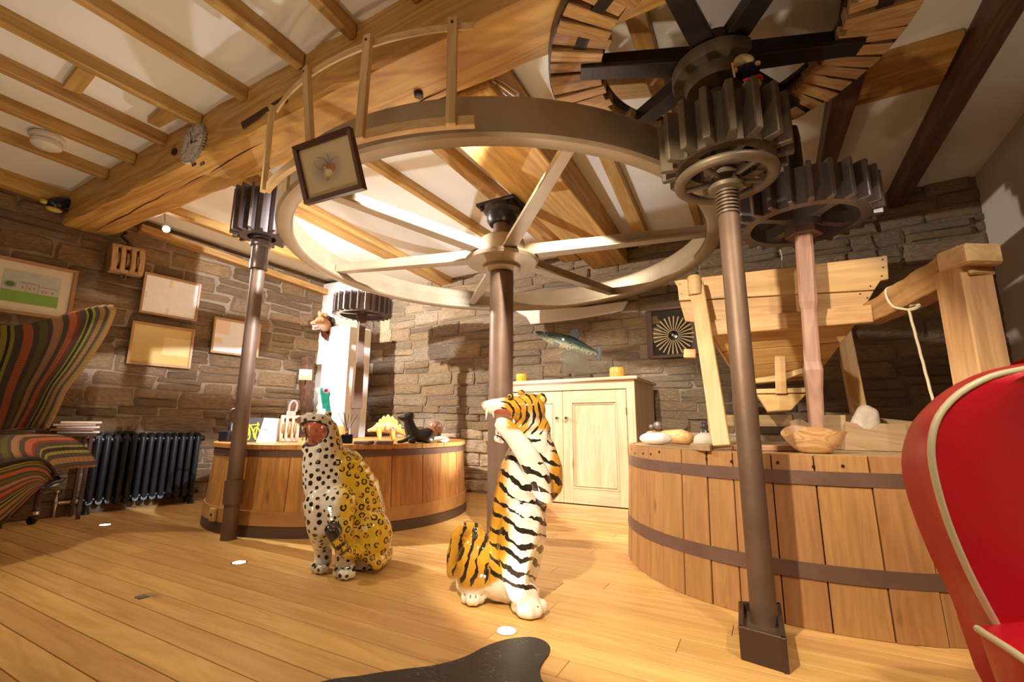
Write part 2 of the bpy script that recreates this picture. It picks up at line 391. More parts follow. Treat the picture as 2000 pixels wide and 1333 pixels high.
wf=G().box((-1.8,-1.75,1.5),(7.6,.12,3.1)).obj('wall_front',M['rwall']); tag(wf,kind='structure')
ZC=2.93; SL=.04; SX=.012
def zc(y,x=0): return ZC-SL*y+SX*x
NCL=V((-SX,SL,1)).normalized()
def CL(x,y,dz=0): return PP(x,y,V((0,0,ZC+dz)),NCL)
ce=G().hexa([V((x,y,zc(y,x)+d)) for d in (0,.1) for x,y in ((-5.7,-1.8),(1.75,-1.8),(1.75,4.85),(-5.7,4.85))]).obj('ceiling',M['plaster']); tag(ce,kind='structure')
# plaster pier, charred post and plaster patch
trim=G().hexa([V(p) for p in ((-5.2,3.98,0),(-4.80,4.0,0),(-4.72,4.34,0),(-5.2,4.34,0),(-5.2,3.98,2.66),(-4.80,4.0,2.66),(-4.72,4.34,2.66),(-5.2,4.34,2.66))]).obj('trim_1',M['white'],None,.015); tag(trim,'white plastered pier in the far left corner',kind='structure')
led=G().hexa([V(p) for p in ((-4.81,3.9,.0),(-4.50,3.95,.0),(-4.45,4.3,.0),(-4.8,4.3,.0),(-4.81,3.9,2.02),(-4.50,3.95,2.02),(-4.45,4.3,2.02),(-4.8,4.3,2.02))]).obj('trim_2',M['white'],None,.02); tag(led,'lower white plastered step beside the pier',kind='structure')
a=LW(603,860,.06); b=LW(607,690,.06)
post=G(); r=random.Random(4); pr=[]
for k in range(9):
    tt=k/8; c_=V((a.x,a.y-.04,.0)).lerp(V((b.x,b.y-.04,1.62)),tt); q=.045+r.uniform(-.01,.014); pr.append([c_+V((dx*q,dy*q,0)) for dx,dy in ((-1,-1),(1.2,-1),(1.2,1),(-1,1))])
for k in range(8):
    post.hexa(pr[k]+pr[k+1])
post=post.obj('trim_3',M['darkwood'],None,.006); tag(post,'charred upright timber at the corner of the stone wall',kind='structure')
pts=[PY(x,y,BY-.045) for x,y in ((1006,608),(1060,604),(1140,600),(1226,588),(1216,606),(1195,612),(1120,624),(1036,634),(1028,620))]
pat=G().prism(pts,None,V((0,.05,0))).obj('trim_4',M['white'],None,.008); tag(pat,'pale plastered lintel above the fish',kind='structure')
# ------------------------------------------------------------------ joists (bottom-left edge and top-right edge by pixel)
def joist(e1,e2,y0,y1,dep,mat,west=True,name='joist',parent=None):
    """e1: edge on the bottom plane, e2: edge on the ceiling plane; west: e1 is the west edge"""
    P=[CL(*q,dz=-dep) for q in e1]; Q=[CL(*q) for q in e2]
    def xa(L,y): a_,b_=L; s=(b_.x-a_.x)/(b_.y-a_.y); s=max(-.09,min(.09,s)); mx,my=(a_.x+b_.x)/2,(a_.y+b_.y)/2; return mx+s*(y-my)
    c=[]
    for yy in (y0,y1):
        xa1,xa2=xa(P,yy),xa(Q,yy)
        if not west: xa1,xa2=xa2,xa1
        if xa2-xa1<.04: xa2=xa1+.055
        if xa2-xa1>.2: mid=(xa1+xa2)/2; xa1,xa2=mid-.1,mid+.1
        c.append((xa1,xa2,yy))
    (w0,e0,_),(w1,e1_,_)=c
    xm_=(w0+e0+w1+e1_)/4; z=lambda yy,d:zc(yy,xm_)+d
    g=G().hexa([V((w0,y0,z(y0,-dep))),V((e0,y0,z(y0,-dep))),V((e1_,y1,z(y1,-dep))),V((w1,y1,z(y1,-dep))),V((w0,y0,z(y0,.01))),V((e0,y0,z(y0,.01))),V((e1_,y1,z(y1,.01))),V((w1,y1,z(y1,.01)))])
    cx,cy=(w0+e0+w1+e1_)/4,(y0+y1)/2
    return g.obj(name,mat,parent or ce,.004,M=frame(V(((w1+e1_-w0-e0)/2,y1-y0,-(y1-y0)*SL)),(0,0,1),(cx,cy,zc(cy,cx)-dep/2)))
YB0=1.405; YB1=1.765
J=M['joist']
near=[(((0,376),(105,412)),((0,312),(137,375))),(((0,280),(179,340)),((0,259),(210,336))),(((0,221),(231,308)),((0,200),(259,308))),
 (((0,158),(308,271)),((0,123),(331,277))),(((0,61),(354,229)),((0,20),(396,235))),(((130,0),(455,186)),((203,0),(490,179))),
 (((384,0),(567,126)),((459,0),(602,123))),(((598,0),(675,74)),((654,0),(710,60))),(((801,0),(812,8)),((836,0),(846,8)))]
NJ=[]
for e1,e2 in near: NJ.append(joist(e1,e2,-1.7,YB0,.085,J))
for x in (-.75,-.25,.3,.85): joist(((0,0),(1,1)),((0,0),(1,1)),-1.7,YB0,.085,J) if False else G().hexa([V((x+dx,yy,zc(yy,x)+d)) for d in (-.085,.01) for dx,yy in ((0,-1.7),(.07,-1.7),(.07,YB0),(0,YB0))]).obj('joist',J,ce,M=frame((0,1,0),(0,0,1),(x,0,2.8)))
far=[(((329,426),(536,491)),((354,412),(536,470))),(((599,450),(854,564)),((640,396),(900,545))),(((725,332),(845,405)),((770,335),(893,420))),(((820,277),(931,372)),((857,273),(940,335)))]
for e1,e2 in far: joist(e1,e2,YB1,BY,.085,J)
joist(((1165,298),(1210,400)),((1185,290),(1240,400)),YB1,BY,.085,J)
joist(((1225,54),(1264,168)),((1264,42),(1282,195)),YB1,BY,.085,J,True)
joist(((1696,124),(1621,345)),((1612,200),(1598,290)),YB1,BY,.13,M['darkwood'],False)
joist(((2000,22),(1799,351)),((1919,0),(1739,362)),-.5,BY,.15,M['darkwood'],False)
# noggins between joists
def nog(q,dep,mat=J,name='noggin'):
    P=[CL(*p,dz=-dep) for p in q]
    g=G().hexa(P+[p+V((0,0,dep+.02)) for p in P]); A=(P[0]+P[3])/2;B=(P[1]+P[2])/2
    return g.obj(name,mat,ce,.003,M=frame(B-A,(0,0,1),(A+B)/2))
nog(((121,172),(151,133),(186,151),(158,186)),.04)
nog(((287,240),(315,213),(357,228),(312,251)),.04)
nog(((1150,170),(1290,160),(1288,190),(1152,202)),.05)
nog(((1690,124),(1886,67),(1838,165),(1668,210)),.04,M['oldpine'])
nog(((1540,118),(1668,70),(1672,80),(1545,128)),.04,M['oldpine'])
# wall plate on the left wall, far bay
A=LW(273,446,.05); B=LW(641,574,.05)
beam('wall_plate',A+V((0,0,.0)),B,.10,.075,M['joist'],ce)
A=LW(0,345,.05); B=LW(137,392,.05); D_=(A-B).normalized(); beam('wall_plate',B,B+D_*2.2,.12,.16,M['joist'],ce)
# ------------------------------------------------------------------ main beam
mb=thing('main_beam',(-1.9,1.585,2.53),'huge rough-hewn amber timber beam crossing the room under the joists','beam')
g=G(); r=random.Random(12); n=44; rows=[]
xs=[-5.36+i*(7.02)/n for i in range(n+1)]
prev=None; vs=[]
for x in xs:
    j=lambda s=.008:r.uniform(-s,s)
    sec=[(1.41+j(),2.55+j()),(1.43+j(),2.53+j()),(1.58+j(),2.525+j(.004)),(1.735+j(),2.53+j()),(1.76+j(),2.55+j()),(1.765+j(),2.70),(1.765+j(),2.90),(1.41+j(),2.90),(1.405+j(.004),2.69)]
    vs.append([V((x,a,b)) for a,b in sec])
k=len(vs[0]); allv=[p for s_ in vs for p in s_]
fs=[(i*k+a,i*k+(a+1)%k,(i+1)*k+(a+1)%k,(i+1)*k+a) for i in range(n) for a in range(k)]+[tuple(range(k)),tuple(range(n*k,n*k+k))]
G().add(allv,fs).obj('timber',M['oldpine'],mb,M=frame((1,0,0),(0,0,1),(-1.9,1.585,2.53)))
for i,(x0,y0,x1,y1) in enumerate(((175,458,345,368),(345,372,520,275),(620,300,900,160))):
    P0=PZ(x0,y0,2.5265);P1=PZ(x1,y1,2.5265); q=[P0.lerp(P1,t_)+V((0,r.uniform(-.006,.006),0)) for t_ in [j/10 for j in range(11)]]
    G().tube(q,[.001+.0042*math.sin(PI*t_/10) for t_ in range(11)],6).obj('crack',plain('crack_dark%d'%i,(.05,.02,.008),.9),mb)
for px,py in ((343,298),(520,330),(818,183)):
    P=PY(px,py,1.405) if px!=818 else PZ(px,py,2.525)
    G().lathe([(.026,-.006),(.026,.018),(.016,.022)],6,Matrix.Translation(P)@(Matrix.Rotation(PI/2,4,'X') if px!=818 else Matrix.Rotation(PI,4,'X'))).obj('bolt',M['ironD'],mb)
dkm=plain('mortise_shade',(.06,.028,.012),.9)  # shade inside slots and peg holes, put into the colour of flat plates
for q in (((520,262),(556,185),(552,197),(525,285)),((470,240),(556,186),(553,194),(474,252)),((374,321),(381,317),(382,322),(375,326)),((390,319),(397,315),(398,320),(391,324)),((548,195),(560,190),(560,199),(549,204))):
    if q[0][0]==520: continue
    G().prism([PY(x,y,1.404) for x,y in q],None,(0,.006,0)).obj('mortise_patch',dkm,mb)
# longitudinal heavy beam over the wheel
hb_=G().hexa([V((x,y,z)) for z in (2.50,2.78) for x,y in ((-1.54,YB1+.01),(-1.10,YB1+.01),(-1.14,BY-.01),(-1.54,BY-.01))]).obj('cross_beam',M['oldpine'],None,.008,M=frame((0,1,0),(0,0,1),(-1.6,3,2.6)))
tag(hb_,'thick orange timber beam above the centre of the great wheel','beam')
# ------------------------------------------------------------------ the great wheel and its shaft
WC=V((-1.68,2.912,0)); WR=1.57; WZ=2.03; WH=.20
wh=thing('mill_wheel',(WC.x,WC.y,0),'great brown spinning flywheel on a central iron shaft under the ceiling','wheel')
T=Matrix.Translation(WC)
def ringprof(name,prof,seg,mat,parent,z=0,sm=True):
    M_=Matrix.Translation(WC+V((0,0,z))); g=G(); vs=[];n=len(prof)
    for i in range(seg):
        t_=2*PI*i/seg
        for r_,z_ in prof: vs.append(M_@V((r_*math.cos(t_),r_*math.sin(t_),z_)))
    g.add(vs,[(i*n+k,((i+1)%seg)*n+k,((i+1)%seg)*n+(k+1)%n,i*n+(k+1)%n) for i in range(seg) for k in range(n)])
    return g.obj(name,mat,parent,0,sm)
ringprof('rim',[(WR-.10,.012),(WR-.085,0),(WR-.015,0),(WR,.014),(WR,.18),(WR-.012,.2),(WR-.07,.2),(WR-.075,.185),(WR-.055,.13),(WR-.055,.05),(WR-.10,.035)],144,M['wheel'],wh,WZ)
for i in range(6):
    a_=i*PI/3+.22; d=V((math.cos(a_),math.sin(a_),0)); n_=V((-d.y,d.x,0)); c0=WC+V((0,0,WZ+.07))
    pts=[]; 
    g=G(); z=V((0,0,.035))
    P0=c0+d*.16+V((0,0,-.02)); P1=c0+d*(WR-.06)
    g.hexa([P0-n_*.055-z,P1-n_*.032-z*.8,P1+n_*.032-z*.8,P0+n_*.055-z,P0-n_*.05-z*.3,P1-n_*.03-z*.3,P1+n_*.03-z*.3,P0+n_*.05-z*.3])
    g.hexa([P0-n_*.012-z*.3,P1-n_*.010-z*.3,P1+n_*.010-z*.3,P0+n_*.012-z*.3,P0-n_*.012+z*2,P1-n_*.010+z*1.4,P1+n_*.010+z*1.4,P0+n_*.012+z*2])
    g.obj('spoke',M['wheel'],wh,.003)
G().lathe([(.06,1.94),(.12,1.94),(.145,1.96),(.14,1.985),(.175,2.0),(.27,2.01),(.285,2.03),(.27,2.05),(.20,2.06),(.17,2.20),(.14,2.22),(.06,2.22)],48,T).obj('hub',M['wheel'],wh,0,True)
G().lathe([(.090,0.0),(.090,1.93),(.07,1.95),(.07,2.40),(.05,2.42),(.05,2.47)],36,T).obj('shaft',M['pole'],wh,0,True)
bx=thing('bearing_housing',(WC.x,WC.y,2.42),'dark iron bearing bolted under the thick beam above the wheel','bearing')
G().box((WC.x,WC.y,2.485),(.34,.26,.03)).obj('plate',M['ironD'],bx,.006)
G().lathe([(.07,2.33),(.10,2.33),(.12,2.36),(.12,2.42),(.15,2.44),(.15,2.47)],24,T).obj('collar',M['ironD'],bx,0,True)
for sx in (-1,1):
    for sy in (-1,1): G().lathe([(.02,2.445),(.02,2.47)],6,Matrix.Translation(V((WC.x+sx*.13,WC.y+sy*.09,0)))).obj('nut',M['ironD'],bx)
# ------------------------------------------------------------------ gears
def spur(name,c,z0,z1,rt,rr,nt,mats,label,tooth_w,rimth=.06,arms=4,hubr=.08,ph=0,holes=True,cat='gear',tooth_name='gear_tooth',bevel=.004,toothh=None):
    c=V((c[0],c[1],0)); t_=thing(name,(c.x,c.y,z0),label,cat); T=Matrix.Translation(c); mi=mats
    G().ring(rr-rimth,rr,z0,z1,max(64,nt*3),T).obj('rim',mi,t_,0,True)
    zt0,zt1=toothh or (z0,z1)
    g=G(); tw=tooth_w/2
    g.hexa([V((rr-.006,-tw,zt0)),V((rt,-tw*.72,zt0)),V((rt,tw*.72,zt0)),V((rr-.006,tw,zt0)),V((rr-.006,-tw,zt1)),V((rt,-tw*.72,zt1)),V((rt,tw*.72,zt1)),V((rr-.006,tw,zt1))])
    me=g.mesh(tooth_name,bevel)
    for i in range(nt): mk(tooth_name,me,mi,t_,T@Matrix.Rotation(ph+2*PI*i/nt,4,'Z'))
    zw=z0+.015; th=(z1-z0)*.35
    if arms:
        for i in range(arms):
            a_=ph+PI/6+2*PI*i/arms; d=V((math.cos(a_),math.sin(a_),0)); n_=V((-d.y,d.x,0)); P0=c+d*(hubr*.7); P1=c+d*(rr-rimth+.006)
            w0,w1=rr*.16,rr*.13
            g=G()
            N=5; top=[];bot=[]
            for k in range(N+1):
                s_=k/N; w_=w0*.5+(w1*.5-w0*.5)*s_+ .09*rr*(abs(s_-.5)*2)**3; p=P0.lerp(P1,s_)
                bot.append((p-n_*w_,p+n_*w_))
            for k in range(N):
                (a1,b1),(a2,b2)=bot[k],bot[k+1]
                g.hexa([a1+V((0,0,zw)),a2+V((0,0,zw)),b2+V((0,0,zw)),b1+V((0,0,zw)),a1+V((0,0,zw+th)),a2+V((0,0,zw+th)),b2+V((0,0,zw+th)),b1+V((0,0,zw+th))])
            g.obj('arm',mi,t_)
    G().lathe([(.03,z0-.02),(hubr,z0-.02),(hubr,z1-.02),(hubr*.9,z1),(.03,z1)],28,T).obj('hub',mi,t_,0,True)
    return t_
RP=V((-.058,2.041,0))
# big horizontal wheel with wooden cogs
gg=thing('cog_wheel',(RP.x,RP.y,2.42),'big ceiling cog wheel with black iron arms and wooden cogs','wheel')
T=Matrix.Translation(RP)
G().ring(.60,.655,2.445,2.515,96,T).obj('rim',M['ironD'],gg,0,True)
r=random.Random(8); NC=60
for i in range(NC):
    a_=2*PI*i/NC; g=G()
    r0=.515+r.uniform(-.02,.02); r1=.755; h0=2.440+r.uniform(-.008,.008); tw=.031
    g.hexa([V((r0,-tw*.85,h0)),V((r1,-tw,h0)),V((r1,tw,h0)),V((r0,tw*.85,h0)),V((r0,-tw*.85,2.51)),V((r1,-tw*.7,2.51)),V((r1,tw*.7,2.51)),V((r0,tw*.85,2.51))])
    mk('wooden_cog',g.mesh('wooden_cog',.003),M['cog'],gg,T@Matrix.Rotation(a_+r.uniform(-.008,.008),4,'Z')@Matrix.Translation((0,0,r.uniform(-.006,.004))))
G().ring(.752,.762,2.452,2.51,96,T).obj('outer_band',M['ironD'],gg,0,True)
g6=G().ring(.50,.53,2.495,2.515,96,T).obj('inner_ring',M['ironD'],gg,0,True)
for i,px in enumerate(((1140,140),(1330,0),(1480,0),(1660,92),(1560,215),(1250,240))):
    P=PZ(px[0],px[1],2.43); d=(P-V((RP.x,RP.y,2.43))); d.z=0; d.normalize(); n_=V((-d.y,d.x,0)); c0=V((RP.x,RP.y,0)); P0=c0+d*.10;P1=c0+d*.61
    g=G().hexa([P0-n_*.05+V((0,0,2.395)),P1-n_*.04+V((0,0,2.415)),P1+n_*.04+V((0,0,2.415)),P0+n_*.05+V((0,0,2.395)),P0-n_*.05+V((0,0,2.42)),P1-n_*.04+V((0,0,2.44)),P1+n_*.04+V((0,0,2.44)),P0+n_*.05+V((0,0,2.42))])
    g.hexa([P0-n_*.014+V((0,0,2.42)),P1-n_*.014+V((0,0,2.44)),P1+n_*.014+V((0,0,2.44)),P0+n_*.014+V((0,0,2.42)),P0-n_*.014+V((0,0,2.51)),P1-n_*.014+V((0,0,2.51)),P1+n_*.014+V((0,0,2.51)),P0+n_*.014+V((0,0,2.51))])
    g.obj('arm',M['ironD'],gg,.003)
G().lathe([(.06,2.27),(.13,2.27),(.14,2.29),(.14,2.36),(.115,2.37),(.115,2.50),(.06,2.50)],36,T).obj('hub',M['iron'],gg,0,True)
G().lathe([(.115,2.33),(.185,2.33),(.19,2.34),(.19,2.385),(.115,2.39)],24,T@Matrix.Rotation(2.6,4,'Z'),arc=(0,PI*.95)).obj('flange',M['iron'],gg,0,True)
# right pinion, hand wheel and pole
pin=spur('pinion_gear',(RP.x,RP.y),1.90,2.125,.266,.20,17,M['iron'],'large brown iron pinion with long teeth above the handwheel, right pole',.042,.05,4,.085,.1)
hwt=thing('handwheel',(RP.x,RP.y,1.80),'round brown iron handwheel threaded on the right pole','handwheel')
g=G(); ctr=V((RP.x,RP.y,1.835)); MT_=Matrix.Translation(ctr)
vs=[];n=12;S=48
for i in range(S):
    a_=2*PI*i/S
    for k in range(n): b_=2*PI*k/n; rr_=.185+.026*math.cos(b_); vs.append(ctr+V((rr_*math.cos(a_),rr_*math.sin(a_),.020*math.sin(b_))))
g.add(vs,[(i*n+k,((i+1)%S)*n+k,((i+1)%S)*n+(k+1)%n,i*n+(k+1)%n) for i in range(S) for k in range(n)]); g.obj('rim',M['iron'],hwt,0,True)
for i in range(5):
    a_=.5+2*PI*i/5; d=V((math.cos(a_),math.sin(a_),0)); G().tube([ctr+d*.05+V((0,0,-.005)),ctr+d*.175],.012,8).obj('spoke',M['iron'],hwt,0,True)
G().lathe([(.04,1.775),(.07,1.785),(.075,1.80),(.066,1.82),(.056,1.86),(.04,1.862)],28,T).obj('hub',M['iron'],hwt,0,True)
rp=thing('iron_pole',(RP.x,RP.y,0),'tall brown iron pole standing in an iron box, right foreground','pole')
G().lathe([(.045,.05),(.0445,.4),(.042,1.66),(.040,1.665),(.038,1.70),(.038,2.3),(.038,2.5)],32,T).obj('shaft',M['pole'],rp,0,True)
for k in range(7): G().ring(.037,.047,1.672+k*.016,1.680+k*.016,32,T).obj('thread',M['iron'],rp,0,True)
M['boxiron']=iron('box_iron',(.06,.035,.026),.45,(.10,.055,.04),.6)
bt=thing('iron_shoe_box',(-.07,2.03,0),'small square rusty iron box at the foot of the right pole','box')
bl,br_,fr,fl2=PZ(1447,1232),PZ(1530,1236),PZ(1543,1320),PZ(1447,1290)
def wallseg(A,B,h,th,inner):
    n_=(inner-(A+B)/2); n_.z=0; n_.normalize(); return G().hexa([A,B,B+n_*th,A+n_*th,A+V((0,0,h)),B+V((0,0,h)),B+n_*th+V((0,0,h)),A+n_*th+V((0,0,h))])
cc=(bl+br_+fr+fl2)/4
hh=.105
for A,B in ((fl2,fr),(fr,br_),(br_,bl),(bl,fl2)): wallseg(A,B,hh,.018,cc).obj('side_plate',M['boxiron'],bt,.003)
G().hexa([p.lerp(cc,.12)+V((0,0,.06)) for p in (bl,fl2,fr,br_)]+[p.lerp(cc,.12)+V((0,0,.075)) for p in (bl,fl2,fr,br_)]).obj('infill',M['iron'],bt)
# left pole with its pinion
Lp=V((-3.30,1.99,0)); T=Matrix.Translation(Lp)
lpt=thing('iron_pole',(Lp.x,Lp.y,0),'tall brown iron pole with a sleeve, left of the leopard','pole')
G().lathe([(.050,0),(.049,.22),(.050,.40),(.051,.42),(.048,1.80),(.044,2.62)],32,T).obj('shaft',M['pole'],lpt,0,True)
G().lathe([(.048,.235),(.061,.235),(.061,.395),(.048,.395)],32,T).obj('sleeve',M['pole'],lpt,0,True)
G().lathe([(.045,1.94),(.062,1.945),(.062,2.02),(.058,2.025),(.058,2.12),(.072,2.13),(.072,2.17),(.05,2.18)],24,T).obj('coupling',M['ironB'],lpt,0,True)
spur('pinion_gear',(Lp.x,Lp.y),2.20,2.56,.215,.15,16,M['ironB'],'dark iron pinion with long teeth on top of the left pole',.030,.05,3,.07,.2)
# square timber post gear (right, behind) and its post
Sp=V((.262,2.65,0))
spt=thing('square_spindle',(Sp.x,Sp.y,.66),'squared reddish timber spindle post in front of the hopper','post')
SPB=PY(1593,838,2.65)
secs=[(.667,.040,PI/4+.3),(.95,.050,PI/4+.3),(1.05,.060,PI/4+.3),(1.09,.050,PI/4+.3),(1.35,.047,PI/4+.3),(1.39,.056,PI/4+.3),(1.80,.055,PI/4+.3)]
g=G(); vs=[]
for z_,h_,_ in secs:
    for k in range(8):
        a_=.75+k*PI/4; rr_=h_*(1.30 if k%2 else 1.22); 
        base=.75+ (k//2)*PI/2+(-.18 if k%2==0 else .18); xo=(SPB.x-Sp.x)*(1.8-z_)/1.14; vs.append(V((Sp.x+xo+h_*.86*math.cos(base),Sp.y+h_*.86*math.sin(base),z_)))
g.add(vs,[(i*8+k,i*8+(k+1)%8,(i+1)*8+(k+1)%8,(i+1)*8+k) for i in range(len(secs)-1) for k in range(8)]+[tuple(range(8)),tuple(range((len(secs)-1)*8,len(secs)*8))])
g.obj('shaft',wood('spindle_wood',(.30,.15,.10),(.52,.30,.22),'z',.45,False,1,1,.15,.1),spt,.002)
T=Matrix.Translation(Sp)
G().lathe([(.05,1.74),(.085,1.74),(.085,1.80),(.05,1.81)],6,T).obj('collar',M['ironR'],spt,.003)
G().lathe([(.045,1.98),(.05,2.05),(.036,2.07),(.036,2.3),(.03,2.36),(.001,2.37)],24,T).obj('pivot',M['ironD'],spt,0,True)
spur('pinion_gear',(Sp.x,Sp.y),1.80,1.985,.335,.285,24,M['ironB'],'wide dark iron gear on the timber spindle before the hopper',.030,.045,4,.085,.05)
# back left gear and post
Bp=V((-3.88,3.58,0)); T=Matrix.Translation(Bp)
blt=thing('square_spindle',(Bp.x,Bp.y,.64),'slim squared iron spindle on the left vat, under its gear','post')
g=G()
for z0,z1,h0,h1,rt in ((.64,.95,.034,.04,.1),(.95,1.45,.050,.045,.1),(1.45,1.92,.036,.036,.1),(1.92,2.1,.045,.045,.1)):
    g.lathe([(h0*1.414,z0),(h1*1.414,z1)],4,T@Matrix.Rotation(.3,4,'Z'))
g.obj('shaft',M['pole'],blt,.003)
spur('pinion_gear',(Bp.x,Bp.y),1.99,2.20,.325,.275,26,M['ironB'],'grey iron gear with many teeth in the back left corner',.026,.04,4,.06,.3)
# ------------------------------------------------------------------ curved guard round the wheel
gd=thing('wheel_guard',(-2.6,1.6,2.0),'curved pale wooden lath guard hung around the near edge of the wheel','guard')
GR=1.655
def ga(px,py,z): P=PZ(px,py,z); return math.atan2(P.y-WC.y,P.x-WC.x)
def arc(z,a0,a1,name,h=.05,th=.012,n=26):
    g=G(); vs=[]
    for i in range(n+1):
        a_=a0+(a1-a0)*i/n
        for rr_,dz in ((GR-th/2,-h/2),(GR+th/2,-h/2),(GR+th/2,h/2),(GR-th/2,h/2)): vs.append(V((WC.x+rr_*math.cos(a_),WC.y+rr_*math.sin(a_),z+dz)))
    g.add(vs,[(i*4+k,(i+1)*4+k,(i+1)*4+(k+1)%4,i*4+(k+1)%4) for i in range(n) for k in range(4)]+[(0,1,2,3),(n*4,n*4+1,n*4+2,n*4+3)]); return g.obj(name,M['pale'],gd,.002)
arc(2.03,ga(516,375,2.01),ga(926,238,2.01),'lower_strip',.045,.03); arc(2.50,ga(541,215,2.5),ga(924,46,2.5),'upper_strip',.035)
for xt,yt,xb,yb in ((537,220,517,370),(603,145,590,290),(720,82,705,268),(884,45,882,242)):
    a0=ga(xt,yt,2.5); a1=ga(xb,yb,2.02); rr_=GR+.02
    P=V((WC.x+rr_*math.cos(a1),WC.y+rr_*math.sin(a1),2.005)); Q=V((WC.x+rr_*math.cos(a0),WC.y+rr_*math.sin(a0),2.525))
    rad=V((math.cos(a0),math.sin(a0),0)); beam('slat',P,Q,.026,.042,M['pale'],gd,up=rad.cross(V((0,0,1))),bevel=.002)
    G().lathe([(.006,0),(.006,.004)],8,frame(V((0,0,1)),rad,Q+rad*.0135+V((0,0,-.03)))).obj('screw',M['ironD'],gd)
# ------------------------------------------------------------------ pictures
def uvplane(corners,name,mat,parent,N=1):
    tl,tr,br,bl=[V(c) for c in corners]; me=bpy.data.meshes.new(name)
    me.from_pydata([tuple(bl),tuple(br),tuple(tr),tuple(tl)],[],[(0,1,2,3)]); uv=me.uv_layers.new(name='UVMap')
    for i,c in enumerate(((0,0),(1,0),(1,1),(0,1))): uv.data[i].uv=c
    O=(tl+tr+br+bl)/4; me.transform(Matrix.Translation(-O)); return mk(name,me,mat,parent,Matrix.Translation(O))
def picture(name,C4,fw,th,fmat,imat,label,nrm,glass=False,cat='picture',group=None,mat_w=None,matm=None):
    tl,tr,br,bl=[V(c) for c in C4]; nrm=V(nrm).normalized()
    cen=(tl+tr+br+bl)/4; t_=thing(name,cen-nrm*0,label,cat,group)
    X=(tr-tl).normalized(); Z=(tl-bl).normalized(); ins=[tl+(X-Z)*fw,tr+(-X-Z)*fw,br+(-X+Z)*fw,bl+(X+Z)*fw]
    f=G(); o4=[tl,tr,br,bl]
    for i in range(4):
        a,b,c,d=o4[i],o4[(i+1)%4],ins[(i+1)%4],ins[i]
        g=G().hexa([a,b,c,d]+[p+nrm*th for p in (a,b)]+[p+nrm*th*.8 for p in (c,d)]); g.obj('frame_side',fmat,t_,.0015,M=frame(b-a,nrm,(a+b)/2))
    G().hexa([p+nrm*.001 for p in (tl,tr,br,bl)]+[p+nrm*.004 for p in (tl,tr,br,bl)]).obj('backing',M['cardwood'],t_)
    ins2=[p+nrm*.006 for p in ins]
    if mat_w:
        uvplane(ins2,'mount',matm,t_); q=[ins2[0]+(X-Z)*mat_w,ins2[1]+(-X-Z)*mat_w,ins2[2]+(-X+Z)*mat_w,ins2[3]+(X+Z)*mat_w]; uvplane([p+nrm*.002 for p in q],'print',imat,t_)
    else: uvplane(ins2,'print',imat,t_)
    return t_
def uvm(name,rough=.25):
    t=MT(name,rough); uv=t.n('UVMap').outputs[0]; s=t.n('SeparateXYZ',{0:uv}); return t,uv,s.outputs[0],s.outputs[1]
def box_mask(t,u,v,x0,x1,y0,y1,so=40):
    f=lambda q,a,sg:t.math('MULTIPLY',t.math('SUBTRACT',q,a) if sg>0 else t.math('SUBTRACT',a,q),so*10,clamp=True)
    return t.math('MULTIPLY',t.math('MULTIPLY',f(u,x0,1),f(u,x1,-1)),t.math('MULTIPLY',f(v,y0,1),f(v,y1,-1)))
def document(name,paper,ink,stain=None,seed=0,stains=()):
    t,uv,u,v=uvm(name,.2)
    ln=t.math('FRACT',t.math('MULTIPLY',v,26.0)); ln=t.math('LESS_THAN',ln,.35)
    wd=t.noise(t.n('Mapping',{'Vector':uv,'Scale':(60,26,1),'Location':(seed,seed,0)}).outputs[0],1,3,.7); wd=t.math('GREATER_THAN',wd,.56)
    blk=t.noise(t.n('Mapping',{'Vector':uv,'Scale':(3,4,1),'Location':(seed,0,0)}).outputs[0],1,2); blk=t.math('GREATER_THAN',blk,.50)
    k=t.math('MULTIPLY',t.math('MULTIPLY',ln,wd),t.math('MULTIPLY',blk,.55))
    nz=t.noise(uv,4,3); c=t.mix(nz,paper,tuple(x*.9 for x in paper))
    for (x0,x1,y0,y1) in stains: c=t.mix(t.math('MULTIPLY',box_mask(t,u,v,x0,x1,y0,y1,4),.8),c,stain)
    c=t.mix(k,c,ink); t.color(c); return t.m
def lwrect(pts,off=.02):
    Ps=[LW(x,y,off) for x,y in pts]; ss=[(p-LP).dot(LD) for p in Ps]; s0=(ss[0]+ss[3])/2; s1=(ss[1]+ss[2])/2; z1=(Ps[0].z+Ps[1].z)/2; z0=(Ps[2].z+Ps[3].z)/2
    f=lambda s,z:LP+LD*s+LN*off+V((0,0,z)); return [f(s0,z1),f(s1,z1),f(s1,z0),f(s0,z0)]
WO=.035
picture('framed_certificate',lwrect(((287,528),(395,561),(380,631),(266,608)),WO),.022,.02,M['cardwood'],document('white_deed',(.90,.90,.90),(.50,.46,.45),(.80,.62,.30),1,((.42,.5,.0,.2),(.42,.5,.75,1),(.0,.06,.35,.55),(.93,1,.4,.52))),'white framed document, upper one right of the pulley block',LN)
picture('framed_certificate',lwrect(((261,624),(382,649),(368,724),(243.5,708)),WO),.022,.02,M['cardwood'],document('yellowed_deed',(.62,.43,.15),(.34,.22,.08),(.72,.56,.28),5,((.5,1,.25,.75),)),'yellowed framed document directly below the white one',LN)
picture('framed_certificate',lwrect(((422,617),(508,638),(503,703),(406.5,686)),WO),.022,.02,M['cardwood'],document('blue_white_deed',(.84,.84,.84),(.5,.45,.45),(.80,.60,.40),9,((.0,.33,.55,1),(.0,.2,.25,.45))),'pale framed document partly hidden behind the left iron pole',LN)
